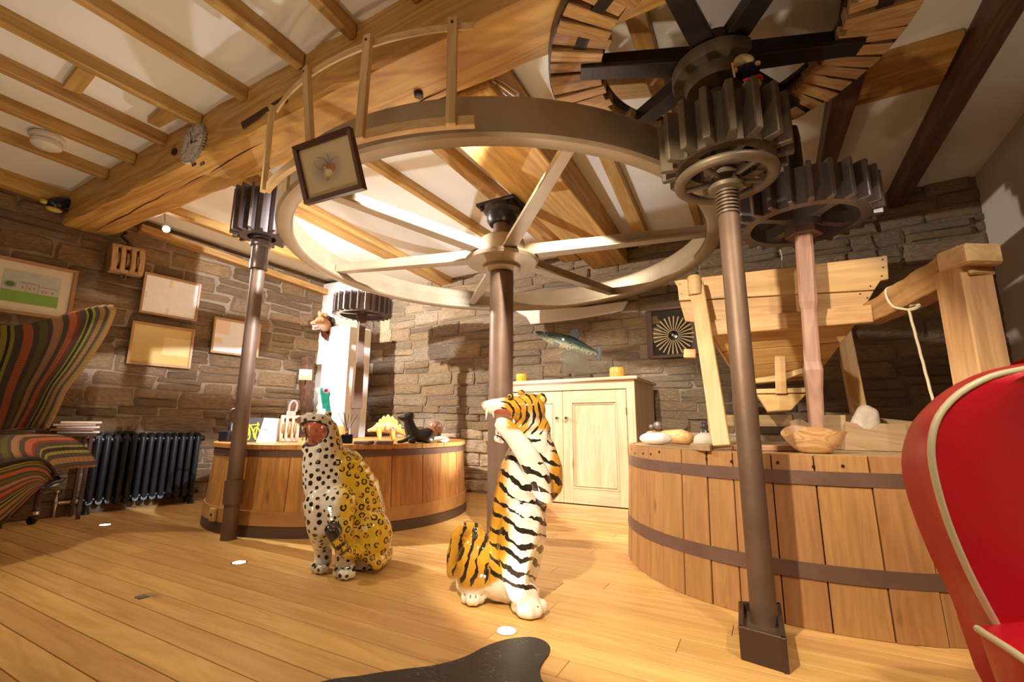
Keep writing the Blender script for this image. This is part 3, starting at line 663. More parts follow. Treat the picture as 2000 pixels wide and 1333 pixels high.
# watercolour of a house
t,uv,u,v=uvm('house_watercolour',.12)
sky=t.mix(t.noise(uv,6,4),(.42,.50,.50),(.60,.62,.52)); gr=t.mix(t.noise(t.n('Mapping',{'Vector':uv,'Scale':(8,30,1)}).outputs[0],2,4),(.16,.36,.07),(.30,.50,.12))
c=t.mix(t.math('MULTIPLY',t.math('SUBTRACT',.38,v),60,clamp=True),sky,gr)
for x0,x1,y0,y1 in ((.28,.62,.38,.66),(.62,.95,.36,.60)): c=t.mix(box_mask(t,u,v,x0,x1,y0,y1),c,(.56,.52,.46))
for x0,x1,y0,y1 in ((.28,.62,.64,.67),(.62,.95,.585,.61),(.40,.415,.38,.66),(.61,.625,.36,.66),(.33,.36,.46,.53),(.45,.48,.46,.53),(.53,.56,.46,.53),(.68,.71,.42,.50),(.75,.78,.42,.50),(.85,.9,.42,.50)): c=t.mix(t.math('MULTIPLY',box_mask(t,u,v,x0,x1,y0,y1),.7),c,(.20,.16,.16))
dx=t.math('SUBTRACT',u,.13); dy=t.math('SUBTRACT',v,.55); dd=t.math('SQRT',t.math('ADD',t.math('MULTIPLY',dx,dx),t.math('MULTIPLY',dy,dy))); c=t.mix(t.math('MULTIPLY',t.math('SUBTRACT',.13,dd),14,clamp=True),c,(.10,.20,.12))
t.color(c); P1=lwrect(((20,505),(154,531),(135,628),(0,611)),WO); X=(P1[1]-P1[0]); P1[0]=P1[1]-X*1.28; P1[3]=P1[2]-X*1.28
matm=plain('cream_mount',(.72,.66,.52),.3,0,.02)
picture('framed_watercolour',P1,.026,.024,M['cardwood'],t.m,'framed watercolour of a white house on green grass, wide cream mount',LN,cat='picture',mat_w=.07,matm=matm)
# tilted prawn picture hanging on the guard
t,uv,u,v=uvm('shellfish_print',.25)
dx=t.math('SUBTRACT',u,.47); dy=t.math('SUBTRACT',v,.50); rr=t.math('SQRT',t.math('ADD',t.math('MULTIPLY',dx,dx),t.math('MULTIPLY',dy,dy)))
c=t.mix(t.math('MULTIPLY',t.math('SUBTRACT',.34,rr),4.5,clamp=True),(.60,.46,.26),(.28,.27,.24))
def blob(c,x,y,rx,ry,col,so=14):
    a_=t.math('DIVIDE',t.math('SUBTRACT',u,x),rx); b_=t.math('DIVIDE',t.math('SUBTRACT',v,y),ry); q=t.math('SQRT',t.math('ADD',t.math('MULTIPLY',a_,a_),t.math('MULTIPLY',b_,b_))); return t.mix(t.math('MULTIPLY',t.math('SUBTRACT',1.0,q),so,clamp=True),c,col),q
for x,y,rx,ry,col in ((.48,.40,.11,.14,(.50,.36,.12)),(.44,.52,.07,.09,(.35,.14,.04)),(.55,.50,.09,.09,(.42,.14,.03)),(.48,.42,.07,.07,(.66,.56,.28)),(.44,.50,.03,.05,(.66,.56,.30)),(.45,.30,.05,.04,(.40,.20,.10))): c,_=blob(c,x,y,rx,ry,col)
for x,y,rx,ry in ((.28,.60,.22,.16),(.66,.50,.14,.16),(.40,.72,.14,.22)):
    _,q=blob(c,x,y,rx,ry,(0,0,0)); lm=t.math('LESS_THAN',t.math('ABSOLUTE',t.math('SUBTRACT',q,1.0)),.045); up=t.math('MULTIPLY',lm,t.math('GREATER_THAN',v,.5)); up=t.math('MULTIPLY',up,t.math('LESS_THAN',rr,.30)); c=t.mix(t.math('MULTIPLY',up,.75),c,(.12,.10,.08))
t.color(c)
pc=PZ(648,330,2.12); am=math.atan2(pc.y-WC.y,pc.x-WC.x); pn=V((math.cos(am),math.sin(am),0)); pcn=V((WC.x,WC.y,2.0))+pn*(GR+.052)
vd=(CP-pcn).normalized(); pn2=(pn+V((0,0,-.06))).normalized()
pp=[PP(x,y,pcn,pn2) for x,y in ((578,291),(690,251),(718,372),(603,403))]
hang=picture('framed_print',pp,.028,.022,M['mahog'],t.m,'tilted dark-framed shellfish print hanging on the wheel guard',pn2,cat='picture')
# clock on the beam
ck=thing('saw_blade_clock',PY(378,281,1.40),'round mottled clock with a toothed saw-blade edge on the beam','clock')
cc_=PY(378,281,1.40); MC=Matrix.Translation(cc_)@Matrix.Rotation(PI/2,4,'X')
vs=[];NT=44
for i in range(NT*2):
    a_=PI*i/NT; rr_=.150 if i%2 else .138; 
    for z_ in (-.004,.010): vs.append(MC@V((rr_*math.cos(a_),rr_*math.sin(a_),z_)))
n=NT*2; G().add(vs,[(2*i,2*((i+1)%n),2*((i+1)%n)+1,2*i+1) for i in range(n)]+[tuple(2*i for i in range(n))[::-1],tuple(2*i+1 for i in range(n))]).obj('blade',plain('galvanised',(.42,.40,.38),.35,.6,.2,30),ck)
t=MT('clock_face',.3); v_=t.coord(); a=t.noise(v_,16,3,.6); t.color(t.mix(t.math('MULTIPLY_ADD',a,9,-4.6,clamp=True),(.62,.58,.54),(.24,.19,.17)))
G().lathe([(.0001,.0105),(.128,.0105),(.128,.0125),(.0001,.0125)],48,MC).obj('face',t.m,ck)
for ang,L,w_ in ((-.15,.075,.006),(1.9,.095,.004),(1.25,.05,.002)): G().bar(MC@V((0,0,.015)),MC@V((L*math.cos(ang),L*math.sin(ang),.015)),w_,.002,(0,-1,0)).obj('clock_hand',M['blackg'],ck)
G().lathe([(.0001,.012),(.009,.012),(.009,.018),(.0001,.018)],12,MC).obj('boss',M['blackg'],ck)
for k in range(12):
    a_=k*PI/6; G().bar(MC@V((.105*math.cos(a_),.105*math.sin(a_),.0135)),MC@V((.12*math.cos(a_),.12*math.sin(a_),.0135)),.003,.001,(0,-1,0)).obj('hour_mark',M['blackg'],ck)
# smoke detector
sd=thing('smoke_detector',CL(95,272),'round white smoke detector on the ceiling panel','smoke detector')
c0=CL(94,268,-.004); T=Matrix.Translation(V((c0.x,c0.y,c0.z)))@Matrix.Diagonal((1,1,1.35,1))
G().lathe([(.095,.0),(.10,-.012),(.098,-.02),(.088,-.022)],36,T).obj('mounting_ring',M['ivory'],sd,0,True)
G().lathe([(.088,-.02),(.088,-.030),(.080,-.031),(.080,-.036),(.088,-.037),(.084,-.055),(.06,-.066),(.018,-.068),(.016,-.062),(.0001,-.062)],36,T).obj('body',M['ivory'],sd,0,True)
for k in range(18):
    a_=k*PI/9; G().box((0,0,0),(.004,.012,.005),T@Matrix.Rotation(a_,4,'Z')@Matrix.Translation((.083,0,-.0335))).obj('vent_fin',M['ivory'],sd)
# ------------------------------------------------------------------ vats
def vat(name,label,c,R0,R1,ht,nst,mat,hoops,top_over,skirt=False,nails=False,seed=1,a_off=0.0):
    t_=thing(name,(c[0],c[1],0),label,'vat'); T=Matrix.Translation(V((c[0],c[1],0))); r=random.Random(seed)
    ang=[]; a_=a_off
    ws=[r.uniform(.8,1.35) for _ in range(nst)]; tot=sum(ws); 
    for w_ in ws:
        da=w_/tot*2*PI; a0,a1=a_+.0022,a_+da-.0022; a_+=da; pr=r.uniform(-.003,.003); am=(a0+a1)/2
        Rm=lambda z:R0+(R1-R0)*z/ht+pr
        Ml=T@Matrix.Rotation(am,4,'Z')@Matrix.Translation((R0,0,0)); g=G(); n=4; vs=[]
        for z_ in (0.0,ht*.5,ht):
            for k in range(n+1):
                q=a0+(a1-a0)*k/n-am
                vs.append(V((Rm(z_)*math.cos(q)-R0,Rm(z_)*math.sin(q),z_)))
            for k in range(n,-1,-1):
                q=a0+(a1-a0)*k/n-am; vs.append(V(((Rm(z_)-.03)*math.cos(q)-R0,(Rm(z_)-.03)*math.sin(q),z_)))
        k=2*(n+1); g.add(vs,[(i*k+j,i*k+(j+1)%k,(i+1)*k+(j+1)%k,(i+1)*k+j) for i in range(2) for j in range(k)]+[tuple(range(k)),tuple(range(2*k,3*k))])
        mk('stave',g.mesh('stave',.0025),mat,t_,Ml)
    for z0,z1,m_,pr in hoops:
        q=lambda z:R0+(R1-R0)*z/ht
        g=G(); vs=[];S=96
        for i in range(S):
            b=2*PI*i/S
            for rr_,z_ in ((q(z0)-.005,z0),(q(z0)+pr,z0),(q(z1)+pr,z1),(q(z1)-.005,z1)): vs.append(T@V((rr_*math.cos(b),rr_*math.sin(b),z_)))
        g.add(vs,[(i*4+k,((i+1)%S)*4+k,((i+1)%S)*4+(k+1)%4,i*4+(k+1)%4) for i in range(S) for k in range(4)]); g.obj('hoop',m_,t_,0,True)
    # top boards, clipped to the circle
    RT=R1+top_over; z0=ht; th=.035 if top_over>0 else .022
    if top_over<=0: z0=ht-th-.001; RT=R1-.031
    nb=9
    for i in range(nb):
        u0=-RT+2*RT*i/nb+.0015; u1=-RT+2*RT*(i+1)/nb-.0015; poly=[]
        for k in range(9): u_=u0+(u1-u0)*k/8; poly.append((u_,-math.sqrt(max(0,RT*RT-u_*u_))))
        for k in range(8,-1,-1): u_=u0+(u1-u0)*k/8; poly.append((u_,math.sqrt(max(0,RT*RT-u_*u_))))
        out=[]
        for p in poly:
            if not out or (abs(out[-1][0]-p[0])+abs(out[-1][1]-p[1]))>1e-4: out.append(p)
        Mt=T@Matrix.Rotation(1.25,4,'Z')
        G().prism([Mt@V((p[0],p[1],z0)) for p in out],None,V((0,0,th))).obj('top_board',M['stave' if top_over>0 else 'weath'],t_,.003,M=Mt@Matrix.Translation(((u0+u1)/2,0,z0))@Matrix.Rotation(PI/2,4,'Z'))
    if nails:
        for k in range(60):
            b=2*PI*k/60+r.uniform(-.02,.02); z_=ht-r.uniform(.02,.05); d=V((math.cos(b),math.sin(b),0)); P=V((c[0],c[1],z_))+d*(R1-.001)
            if d.y>.3: continue
            G().lathe([(.0065,-.003),(.0065,.004)],6,frame(V((0,0,1)),d,P)).obj('nail',M['ironD'],t_)
    return t_,z0+th
LV=V((-3.50,3.18,0)); LVR=1.12
lv,LVT=vat('round_vat','low round pine vat with a dark base band, behind the leopard',(LV.x,LV.y),LVR,1.085,.60,26,M['stave'],((.545,.592,M['ironR'],.004),(0,.075,plain('dark_base_band',(.10,.06,.04),.6),.006),(.078,.175,wood('curb_band',(.44,.22,.07),(.64,.34,.12),'x',.42,False,.4,.5),.010)),.018,seed=5)
P=PZ(447+32,1030,.0); d=(V((-1.7,0,0))); 
blk=V((-3.02,2.12,0)); 
aa=math.atan2(PZ(478,1030).y-LV.y,PZ(478,1030).x-LV.x); d=V((math.cos(aa),math.sin(aa),0)); P=LV+d*(LVR+.022)
G().box((0,0,.125),(.02,.07,.09),Matrix.Translation(V((P.x,P.y,0)))@Matrix.Rotation(aa,4,'Z')).obj('block',M['pale'],lv,.003)
G().lathe([(.010,0),(.010,.006),(.004,.008)],10,frame(V((0,0,1)),d,P+d*.01+V((0,0,.125)))).obj('bolt',M['ironD'],lv)
RV=V((.156,3.266,0)); RVT=.665
rv,RVT=vat('round_vat','large round pine vat with two rusty hoops, right of the cabinet',(RV.x,RV.y),.998,.965,.665,38,M['stave2'],((.185,.245,M['ironR'],.004),(.545,.60,M['ironR'],.004)),0,nails=True,seed=11,a_off=.05)
RVT=.664
# ------------------------------------------------------------------ cabinet
cb=thing('cupboard',(-1.55,4.08,0),'pale pine cupboard with two panelled doors against the stone wall','cupboard')
cx0,cx1,cy0,cy1=-2.16,-.925,3.84,4.60
mc,mcx=M['cab'],M['cabx']
def cbx(n,x0,x1,y0,y1,z0,z1,m_=None,b=.003,par=None,horiz=False):
    m_=m_ or (mcx if horiz else mc); return G().box(((x0+x1)/2,(y0+y1)/2,(z0+z1)/2),(x1-x0,y1-y0,z1-z0)).obj(n,m_,par or cb,b,M=Matrix.Translation(((x0+x1)/2,(y0+y1)/2,z0)))
cbx('plinth',cx0+.01,cx1-.03,cy0-.03,cy0+.05,0,.115,wood('plinth_pine',(.50,.28,.12),(.76,.50,.27),'x',.5,True,.8,1.4,.1),horiz=True)
cbx('side_panel',cx0,cx0+.022,cy0,cy1,.0,1.165); cbx('side_panel',cx1-.022,cx1,cy0,cy1,.0,1.165)
cbx('back_panel',cx0,cx1,cy1-.012,cy1,0,1.165); cbx('bottom_board',cx0+.022,cx1-.022,cy0+.05,cy1-.02,.115,.14,horiz=True)
cbx('top_rail',cx0+.022,cx1-.022,cy0,cy0+.022,1.09,1.165,horiz=True)
cbx('worktop',cx0-.03,cx1+.035,cy0-.035,cy1,1.165,1.192,mcx,.008)
xm=(-1.572)
def door(x0,x1,kx,lab=None):
    z0,z1=.125,1.083; y0=cy0-.004; fw=.085
    d_=cbx('door',x0,x0+fw,y0,y0+.024,z0,z1)      # hinge or lock stile carries the rest
    cbx('stile',x1-fw,x1,y0,y0+.024,z0,z1,par=d_); cbx('rail',x0+fw,x1-fw,y0,y0+.024,z0,z0+.13,par=d_,horiz=True); cbx('rail',x0+fw,x1-fw,y0,y0+.024,z1-.10,z1,par=d_,horiz=True)
    cbx('panel',x0+fw-.005,x1-fw+.005,y0+.010,y0+.018,z0+.12,z1-.09,par=d_)
    a,b,c,d=x0+fw,x1-fw,z0+.13,z1-.10
    g=G()
    for dd,yy,ww in ((0,.002,.012),(.018,.006,.008)):
        for (p,q) in (((a+dd,c+dd),(b-dd,c+dd)),((b-dd,c+dd),(b-dd,d-dd)),((b-dd,d-dd),(a+dd,d-dd)),((a+dd,d-dd),(a+dd,c+dd))):
            g.bar((p[0],y0+yy,p[1]),(q[0],y0+yy,q[1]),ww,ww,(0,-1,0))
    g.obj('moulding',mc,d_,.002)
    G().lathe([(.0001,0),(.006,0),(.006,.014),(.016,.02),(.018,.028),(.013,.036),(.0001,.038)],20,Matrix.Translation((kx,y0,.845))@Matrix.Rotation(PI/2,4,'X')).obj('knob',M['brass'],d_,0,True)
    return d_
door(cx0+.024,xm-.002,xm-.045); door(xm+.002,cx1-.024-.05,xm+.045)
cbx('front_stile',cx1-.072,cx1-.022,cy0,cy0+.022,.115,1.09)
for z_ in (.32,.90): G().box((cx1-.075,cy0-.007,z_),(.006,.006,.06)).obj('hinge',M['ironR'],cb)
# ------------------------------------------------------------------ cats
def smooth01(x): x=np.clip(x,0,1); return x*x*(3-2*x)
def poisson_attr(co,rad,seed,sizes=None):
    rs=np.random.RandomState(seed); n=len(co); order=rs.permutation(n); kd=kdtree.KDTree(n)
    pts=[]; grid={}; cell=rad
    for i in order:
        p=co[i]; k=tuple((p//cell).astype(int)); ok=True
        for dx in (-1,0,1):
            for dy in (-1,0,1):
                for dz in (-1,0,1):
                    for q in grid.get((k[0]+dx,k[1]+dy,k[2]+dz),()):
                        if ((q-p)**2).sum()<rad*rad: ok=False;break
                    if not ok: break
                if not ok: break
            if not ok: break
        if ok: grid.setdefault(k,[]).append(p); pts.append(p)
    kd=kdtree.KDTree(len(pts))
    for i,p in enumerate(pts): kd.insert(p,i)
    kd.balance(); sc=rs.uniform(.75,1.2,len(pts)); d=np.empty(n)
    for i in range(n): _,j,dd=kd.find(co[i]); d[i]=dd/(rad*sc[j])
    return d
def segd(co,A,B):
    A=np.array(A);B=np.array(B); ab=B-A; t_=np.clip(((co-A)@ab)/(ab@ab),0,1); return np.linalg.norm(co-A-np.outer(t_,ab),axis=1)
# leopard
LB=V((-2.04,1.93,0)); FL=Facing(LB); kL=1/FL.K
def lp_(x,y,off,r): return (FL(x,y,off),r*kL)
def E_(F,x,y,off,rx,ry,rd,rot=0):
    k=1/F.K; c=F(x,y,off); Mo=Matrix((F.u,F.n,V((0,0,1)))).transposed().to_4x4()@Matrix.Rotation(math.radians(rot),4,'Y')
    return ('e',c,(rx*k,rd*k,ry*k),Mo)
def FT(x,y,h): return PZ(x,y,0)+V((0,0,h))
pr=[E_(FL,712,1042,-.06,50,64,58),('c',[lp_(708,1030,-.05,54),lp_(692,968,-.04,54),lp_(668,925,-.02,50),lp_(640,905,.0,42)]),
 ('c',[lp_(648,985,.05,44),lp_(634,945,.03,40),lp_(630,905,.02,38),lp_(633,872,.01,36),lp_(630,845,.0,31)]),
 E_(FL,624,836,0,29,28,30),('c',[lp_(620,827,.04,20),lp_(602,821,.05,15),lp_(592,823,.055,12)]),('c',[lp_(622,862,.03,24),lp_(610,873,.04,15),lp_(600,876,.045,11)]),
 ('c',[lp_(634,850,.03,24),lp_(626,862,.03,20)]),E_(FL,584,822,.065,7,6,8),E_(FL,641,811,-.02,8,9,5,20),
 ('c',[lp_(624,985,.10,30),lp_(622,1030,.12,21),(FT(628,1112,.11),18*kL),(FT(630,1114,.045),17*kL)]),E_(FL,620,1102,.12,1,1,1),
 ('c',[lp_(662,985,.14,32),lp_(665,1030,.17,23),(FT(672,1124,.13),20*kL),(FT(674,1126,.05),19*kL)]),
 E_(FL,722,1046,.05,44,50,40,-10),('c',[(FT(748,1098,.05),20*kL),(FT(722,1112,.035),17*kL),(FT(704,1114,.03),14*kL)]),
 ('c',[lp_(752,1085,-.02,16),(FT(735,1125,.06),13*kL),(FT(708,1122,.10),12*kL),lp_(676,1080,.23,12),lp_(660,1060,.25,12),lp_(650,1040,.25,13),lp_(645,1036,.25,11)])]
for px,py in ((611,1119),(618,1123),(627,1124),(636,1122)): pr.append(('e',FT(px,py,.026),(.020,.020,.024)))
for px,py in ((657,1130),(666,1135),(676,1136),(686,1133)): pr.append(('e',FT(px,py,.028),(.022,.022,.026)))
for px,py in ((690,1114),(698,1117),(708,1117)): pr.append(('e',FT(px,py,.024),(.018,.018,.02)))
# mouth cavity
MC_=FL(605,848,.09); ax=(V((FL.u))*-.55+FL.n*.84+V((0,0,.0))).normalized(); mu=V((0,0,1)).cross(ax).normalized(); mv=ax.cross(mu)
def mouthq(co,c,mu,mv,ru,rv): v=co-np.array(c); return np.sqrt((v@np.array(mu)/ru)**2+(v@np.array(mv)/rv)**2)
def defL(co,nr):
    q=mouthq(co,MC_,mu,mv,.070,.062); front=((co-np.array(MC_))@np.array(ax)>-.10)&(nr@np.array(ax)>0.05)
    k=np.where((q<1)&front,np.sqrt(np.clip(1-q**2,0,1)),0); return co-np.outer(k*.05,np.array(ax))
def atL(co):
    x,y=npproj(co); q=mouthq(co,MC_,mu,mv,.070,.062); front=((co-np.array(MC_))@np.array(ax)>-.12)
    q=np.where(front,q,9); z=co[:,2]
    b=np.interp(y,[800,840,880,950,1000,1060,1085,1100],[640,652,654,664,660,664,700,760])
    yel=smooth01((x-b)/26+.5)
    tailtip=np.array([ (c-np.array(FL(646,1038,.25)))@(c-np.array(FL(646,1038,.25))) for c in co])**.5
    tc=[FT(735,1125,.06),FT(708,1122,.10),FL(676,1080,.23),FL(660,1060,.25),FL(650,1040,.25),FL(645,1036,.25)]
    dt=np.min([segd(co,a_,b_) for a_,b_ in zip(tc[:-1],tc[1:])],axis=0); on=smooth01((.052-dt)/.008); yel=np.maximum(yel,on*(tailtip>.05))
    dark=np.where(on>.3,smooth01((.062-tailtip)/.01)+smooth01((.012-np.abs(tailtip-.090))/.005)+smooth01((.009-np.abs(tailtip-.125))/.005),0)
    return {'spot':poisson_attr(co,.038,3),'small':poisson_attr(co,.033,5),'yel':yel,'mouth':q,'dark':dark,'nose':smooth01((.024-np.linalg.norm(co-np.array(FL(583,821,.075)),axis=1))/.01)}
leo=thing('leopard_statue',(LB.x,LB.y,0),'glazed ceramic leopard statue sitting with its mouth wide open','statue')
t=MT('leopard_glaze',.10,0,.6); t.b.inputs['Coat Weight'].default_value=.6; t.b.inputs['Coat Roughness'].default_value=.05
yel=t.attr('yel'); v_=t.coord(); nz=t.noise(v_,22,3); base=t.mix(yel,(.80,.76,.66),t.mix(nz,(.66,.40,.02),(.80,.56,.04)))
sp=t.math('ADD',t.attr('spot'),t.math('MULTIPLY',t.math('SUBTRACT',t.noise(v_,60,3),.5),.22))
ring=t.math('LESS_THAN',t.math('ABSOLUTE',t.math('SUBTRACT',sp,.33)),.105); br=t.math('GREATER_THAN',t.noise(v_,38,2),.43); ring=t.math('MULTIPLY',ring,br)
inner=t.math('LESS_THAN',sp,.26); base2=t.mix(t.math('MULTIPLY',t.math('MULTIPLY',inner,yel),.45),base,(.45,.17,.02))
sm=t.math('LESS_THAN',t.math('ADD',t.attr('small'),t.math('MULTIPLY',t.math('SUBTRACT',t.noise(v_,80,2),.5),.25)),.34)
k=t.mix(t.math('GREATER_THAN',yel,.45),sm,ring); kk=t.math('MULTIPLY',t.n('RGBToBW',{0:k}).outputs[0],1.0)
c=t.mix(kk,base2,(.025,.018,.012)); c=t.mix(t.attr('dark'),c,(.02,.02,.018)); c=t.mix(t.attr('nose'),c,(.30,.12,.06))
mq=t.attr('mouth'); rim_=t.math('LESS_THAN',mq,1.13); c=t.mix(rim_,c,(.03,.03,.03)); c=t.mix(t.math('LESS_THAN',mq,.96),c,t.mix(nz,(.42,.10,.05),(.56,.17,.09)))
t.color(c)
organic('body',pr,t.m,leo,.0075,5,atL,defL)
tm=gloss('ivory_teeth',(.80,.72,.50))
def tooth(par,A,B,r_): G().tube([A,V(A).lerp(V(B),.5),B],[r_,r_*.75,.001],8).obj('tooth',tm,par,0,True)
qd=lambda a,b,dp:MC_+mu*a+mv*b+ax*dp
up_=1 if mv.z>0 else -1
tooth(leo,qd(.012,.046*up_,.02),qd(.012,.012*up_,.022),.007); tooth(leo,qd(-.040,.038*up_,.01),qd(-.038,.012*up_,.012),.006)
tooth(leo,qd(.006,-.044*up_,.02),qd(.008,-.018*up_,.022),.007); tooth(leo,qd(-.036,-.036*up_,.01),qd(-.034,-.014*up_,.012),.006)
ey=gloss('amber_eye',(.45,.30,.05)); pu=gloss('pupil_black',(.01,.01,.01))
for x_,y_,o_ in ((607,812,.085),(630,817,.10)):
    P=FL(x_,y_,o_-.03); G().ball(P,.010,12).obj('eye',ey,leo,0,True); G().ball(P+(CP-P).normalized()*.007,.005,10).obj('pupil',pu,leo,0,True)
# tiger
TB=V((-1.03,1.96,0)); FT_=Facing(TB); kT=1/FT_.K
def tp(x,y,off,r): return (FT_(x,y,off),r*kT)
pr=[('c',[tp(1002,1135,-.02,44),tp(1002,1100,-.02,56),tp(1010,1045,-.02,60),tp(1015,985,-.02,57),tp(1022,925,-.01,50),tp(1036,880,-.01,44),tp(1043,840,-.01,36)]),
 E_(FT_,978,1110,-.02,55,62,50),E_(FT_,932,1105,.0,42,62,42,8),('c',[(FT(905,1165,.05),17*kT),(FT(920,1172,.05),20*kT),(FT(925,1180,.04),18*kT)]),
 ('c',[tp(1020,1020,.06,44),tp(1008,1080,.10,36),tp(1006,1125,.13,26),tp(1012,1155,.145,22),(FT(1030,1200,.075),22*kT),(FT(1034,1203,.045),20*kT)]),
 E_(FT_,1034,1192,.14,27,15,26),E_(FT_,1040,1158,.02,14,14,16),
 ('c',[tp(1055,880,-.02,34),tp(1068,915,.0,33),tp(1074,948,.02,27),tp(1066,968,.06,19)]),
 ('c',[tp(1062,966,.08,21),tp(1052,930,.12,23),tp(1030,890,.14,22),tp(1005,855,.145,19),tp(988,836,.145,18),tp(981,830,.14,15)]),
 E_(FT_,1033,803,0,36,37,36),('c',[tp(1010,798,.03,25),tp(985,795,.045,20),tp(962,796,.05,16)]),('c',[tp(965,793,.05,15),tp(952,794,.05,12)]),E_(FT_,945,791,.05,6,6,8),
 ('c',[tp(1020,838,.01,20),tp(1000,852,.035,13),tp(980,858,.04,10),tp(972,857,.04,9)]),
 E_(FT_,1057,781,-.01,13,15,6,15),E_(FT_,1018,768,-.07,9,8,5),
 ('c',[tp(884,1120,-.08,13),tp(887,1085,-.08,16),tp(897,1050,-.07,17),tp(912,1034,-.05,16),tp(928,1036,-.03,15),tp(938,1052,-.02,13)])]
for px,py in ((908,1182),(918,1187),(929,1187),(939,1183)): pr.append(('e',FT(px,py,.03),(.020,.022,.028)))
for px,py in ((1008,1200),(1020,1210),(1035,1213),(1050,1210),(1060,1202)): pr.append(('e',FT(px,py,.032),(.024,.024,.03)))
for x_,y_ in ((975,822),(972,832),(975,841)): pr.append(E_(FT_,x_,y_,.15,7,6,8))
MT2=FT_(980,812,.075); ax2=(V(FT_.u)*-.35+FT_.n*.93+V((0,0,-.12))).normalized()
def segd(co,A,B):
    A=np.array(A);B=np.array(B); ab=B-A; t_=np.clip(((co-A)@ab)/(ab@ab),0,1); return np.linalg.norm(co-A-np.outer(t_,ab),axis=1)
def atT(co):
    x,y=npproj(co)
    u=x-np.interp(y,[760,860,950,1050,1150,1215],[1040,1040,1022,1020,1022,1030])
    wl_=np.interp(y,[840,870,950,1020,1080,1130,1160,1220],[0,40,34,24,26,40,90,200]); wr_=np.interp(y,[840,880,950,1000,1215],[30,42,46,60,80])
    white=smooth01((wl_+u)/20+.5)*smooth01((wr_-u)/16+.5)
    dfore=np.minimum(segd(co,FT_(1062,966,.08),FT_(1030,890,.14)),segd(co,FT_(1030,890,.14),FT_(981,830,.14)))
    white=np.maximum(white,smooth01((.078-dfore)/.02)*(x<1076))
    hy=smooth01((846-y)/10); muzz=smooth01((990-x)/14+smooth01((y-800)/14)*.4); cheek=smooth01(1-np.abs(np.hypot((x-1040)/16,(y-822)/24))); 
    whead=np.clip(muzz*.9+cheek+smooth01((y-848)/8)*(x<1000),0,1)
    white=white*(1-hy)+whead*hy
    white=np.where((x<1002)&(y>843)&(y<873)&(x<992+ (y-843)*.2),1,white)
    pawz=smooth01((.13-co[:,2])/.05)*(smooth01((x-975)/10)+smooth01((.09-co[:,2])/.03)); white=np.clip(white+pawz,0,1)
    ph=(y+.62*np.maximum(0,-u-4)-.45*np.maximum(0,u-18)*(y>880))/29.0
    hd=y<850
    ph=np.where(hd,np.hypot((x-978)*1.0,(y-806)*1.15)/13.5,ph)
    th=(x<955)&(y>1020); ph=np.where(th,(y*.25+x*.9)/19.0,ph)
    amp=np.ones(len(co)); amp*=1-smooth01((.115-co[:,2])/.03); amp*=1-smooth01((980-x)/16)*hd; amp*=1-np.where((dfore<.07)&(y<905),1,0)
    amp*=np.where(hd&(whead>.8)&(x<1010),.2,1)
    dm=np.linalg.norm((co-np.array(MT2))/np.array([.045,.045,.030]),axis=1)
    nose=smooth01((.013-np.linalg.norm(co-np.array(FT_(944,790,.06)),axis=1))/.01)
    toe=np.full(len(co),9.0)
    for px,py,h in ((908,1182,.045),(918,1187,.045),(929,1187,.045),(939,1183,.045),(1010,1202,.05),(1023,1211,.05),(1037,1214,.05),(1051,1210,.05)):
        P=np.array(FT(px,py,h))+np.array((CP-FT(px,py,h)).normalized())*.02; d_=(co-P); toe=np.minimum(toe,np.linalg.norm(d_/np.array([.006,.006,.012]),axis=1))
    tl_=segd(co,FT_(912,1034,-.05),FT_(938,1052,-.02)); 
    return {'white':white,'ph':ph,'amp':amp,'mouth':dm,'nose':nose,'toe':toe}
tig=thing('tiger_statue',(TB.x,TB.y,0),'glazed ceramic tiger statue sitting with one white foreleg raised to its mouth','statue')
t=MT('tiger_glaze',.10,0,.6); t.b.inputs['Coat Weight'].default_value=.6; t.b.inputs['Coat Roughness'].default_value=.05
v_=t.coord(); nz=t.noise(v_,14,4); base=t.mix(t.attr('white'),t.mix(nz,(.44,.16,.015),(.70,.40,.04)),(.84,.80,.70))
fr_=t.math('FRACT',t.math('ADD',t.attr('ph'),t.math('MULTIPLY',t.noise(v_,9,4),1.5))); tri=t.math('ABSOLUTE',t.math('SUBTRACT',fr_,.5))
wd_=t.math('MULTIPLY',t.attr('amp'),t.math('MULTIPLY_ADD',t.noise(t.n('Mapping',{'Vector':v_,'Location':(3,1,2)}).outputs[0],16,3),.75,-.22))
st=t.math('LESS_THAN',tri,wd_); c=t.mix(st,base,(.022,.016,.012)); c=t.mix(t.attr('nose'),c,(.5,.14,.08)); c=t.mix(t.math('LESS_THAN',t.attr('mouth'),1.0),c,(.40,.09,.06)); c=t.mix(t.math('LESS_THAN',t.attr('toe'),1.0),c,(.30,.20,.10))
t.color(c)
organic('body',pr,t.m,tig,.0075,5,atT)
for A,B,r_ in (((951,802,.075),(949,820,.08),.0065),((963,806,.085),(964,817,.09),.0045),((970,850,.075),(968,840,.08),.005)):
    tooth(tig,FT_(A[0],A[1],A[2]),FT_(B[0],B[1],B[2]),r_)
G().ball(FT_(997,775,.080),.0145,12).obj('eye_rim',pu,tig,0,True); G().ball(FT_(996,775,.087),.0115,12).obj('eye',ey,tig,0,True); G().ball(FT_(995,775,.096),.005,10).obj('pupil',pu,tig,0,True)
G().ball(FT_(1010,864,.0),.001,6) if False else None
im=organic('inner_ear',[E_(FT_,1058,783,.01,8,10,4,15)],gloss('ear_yellow',(.62,.46,.10)),tig,.004,2)
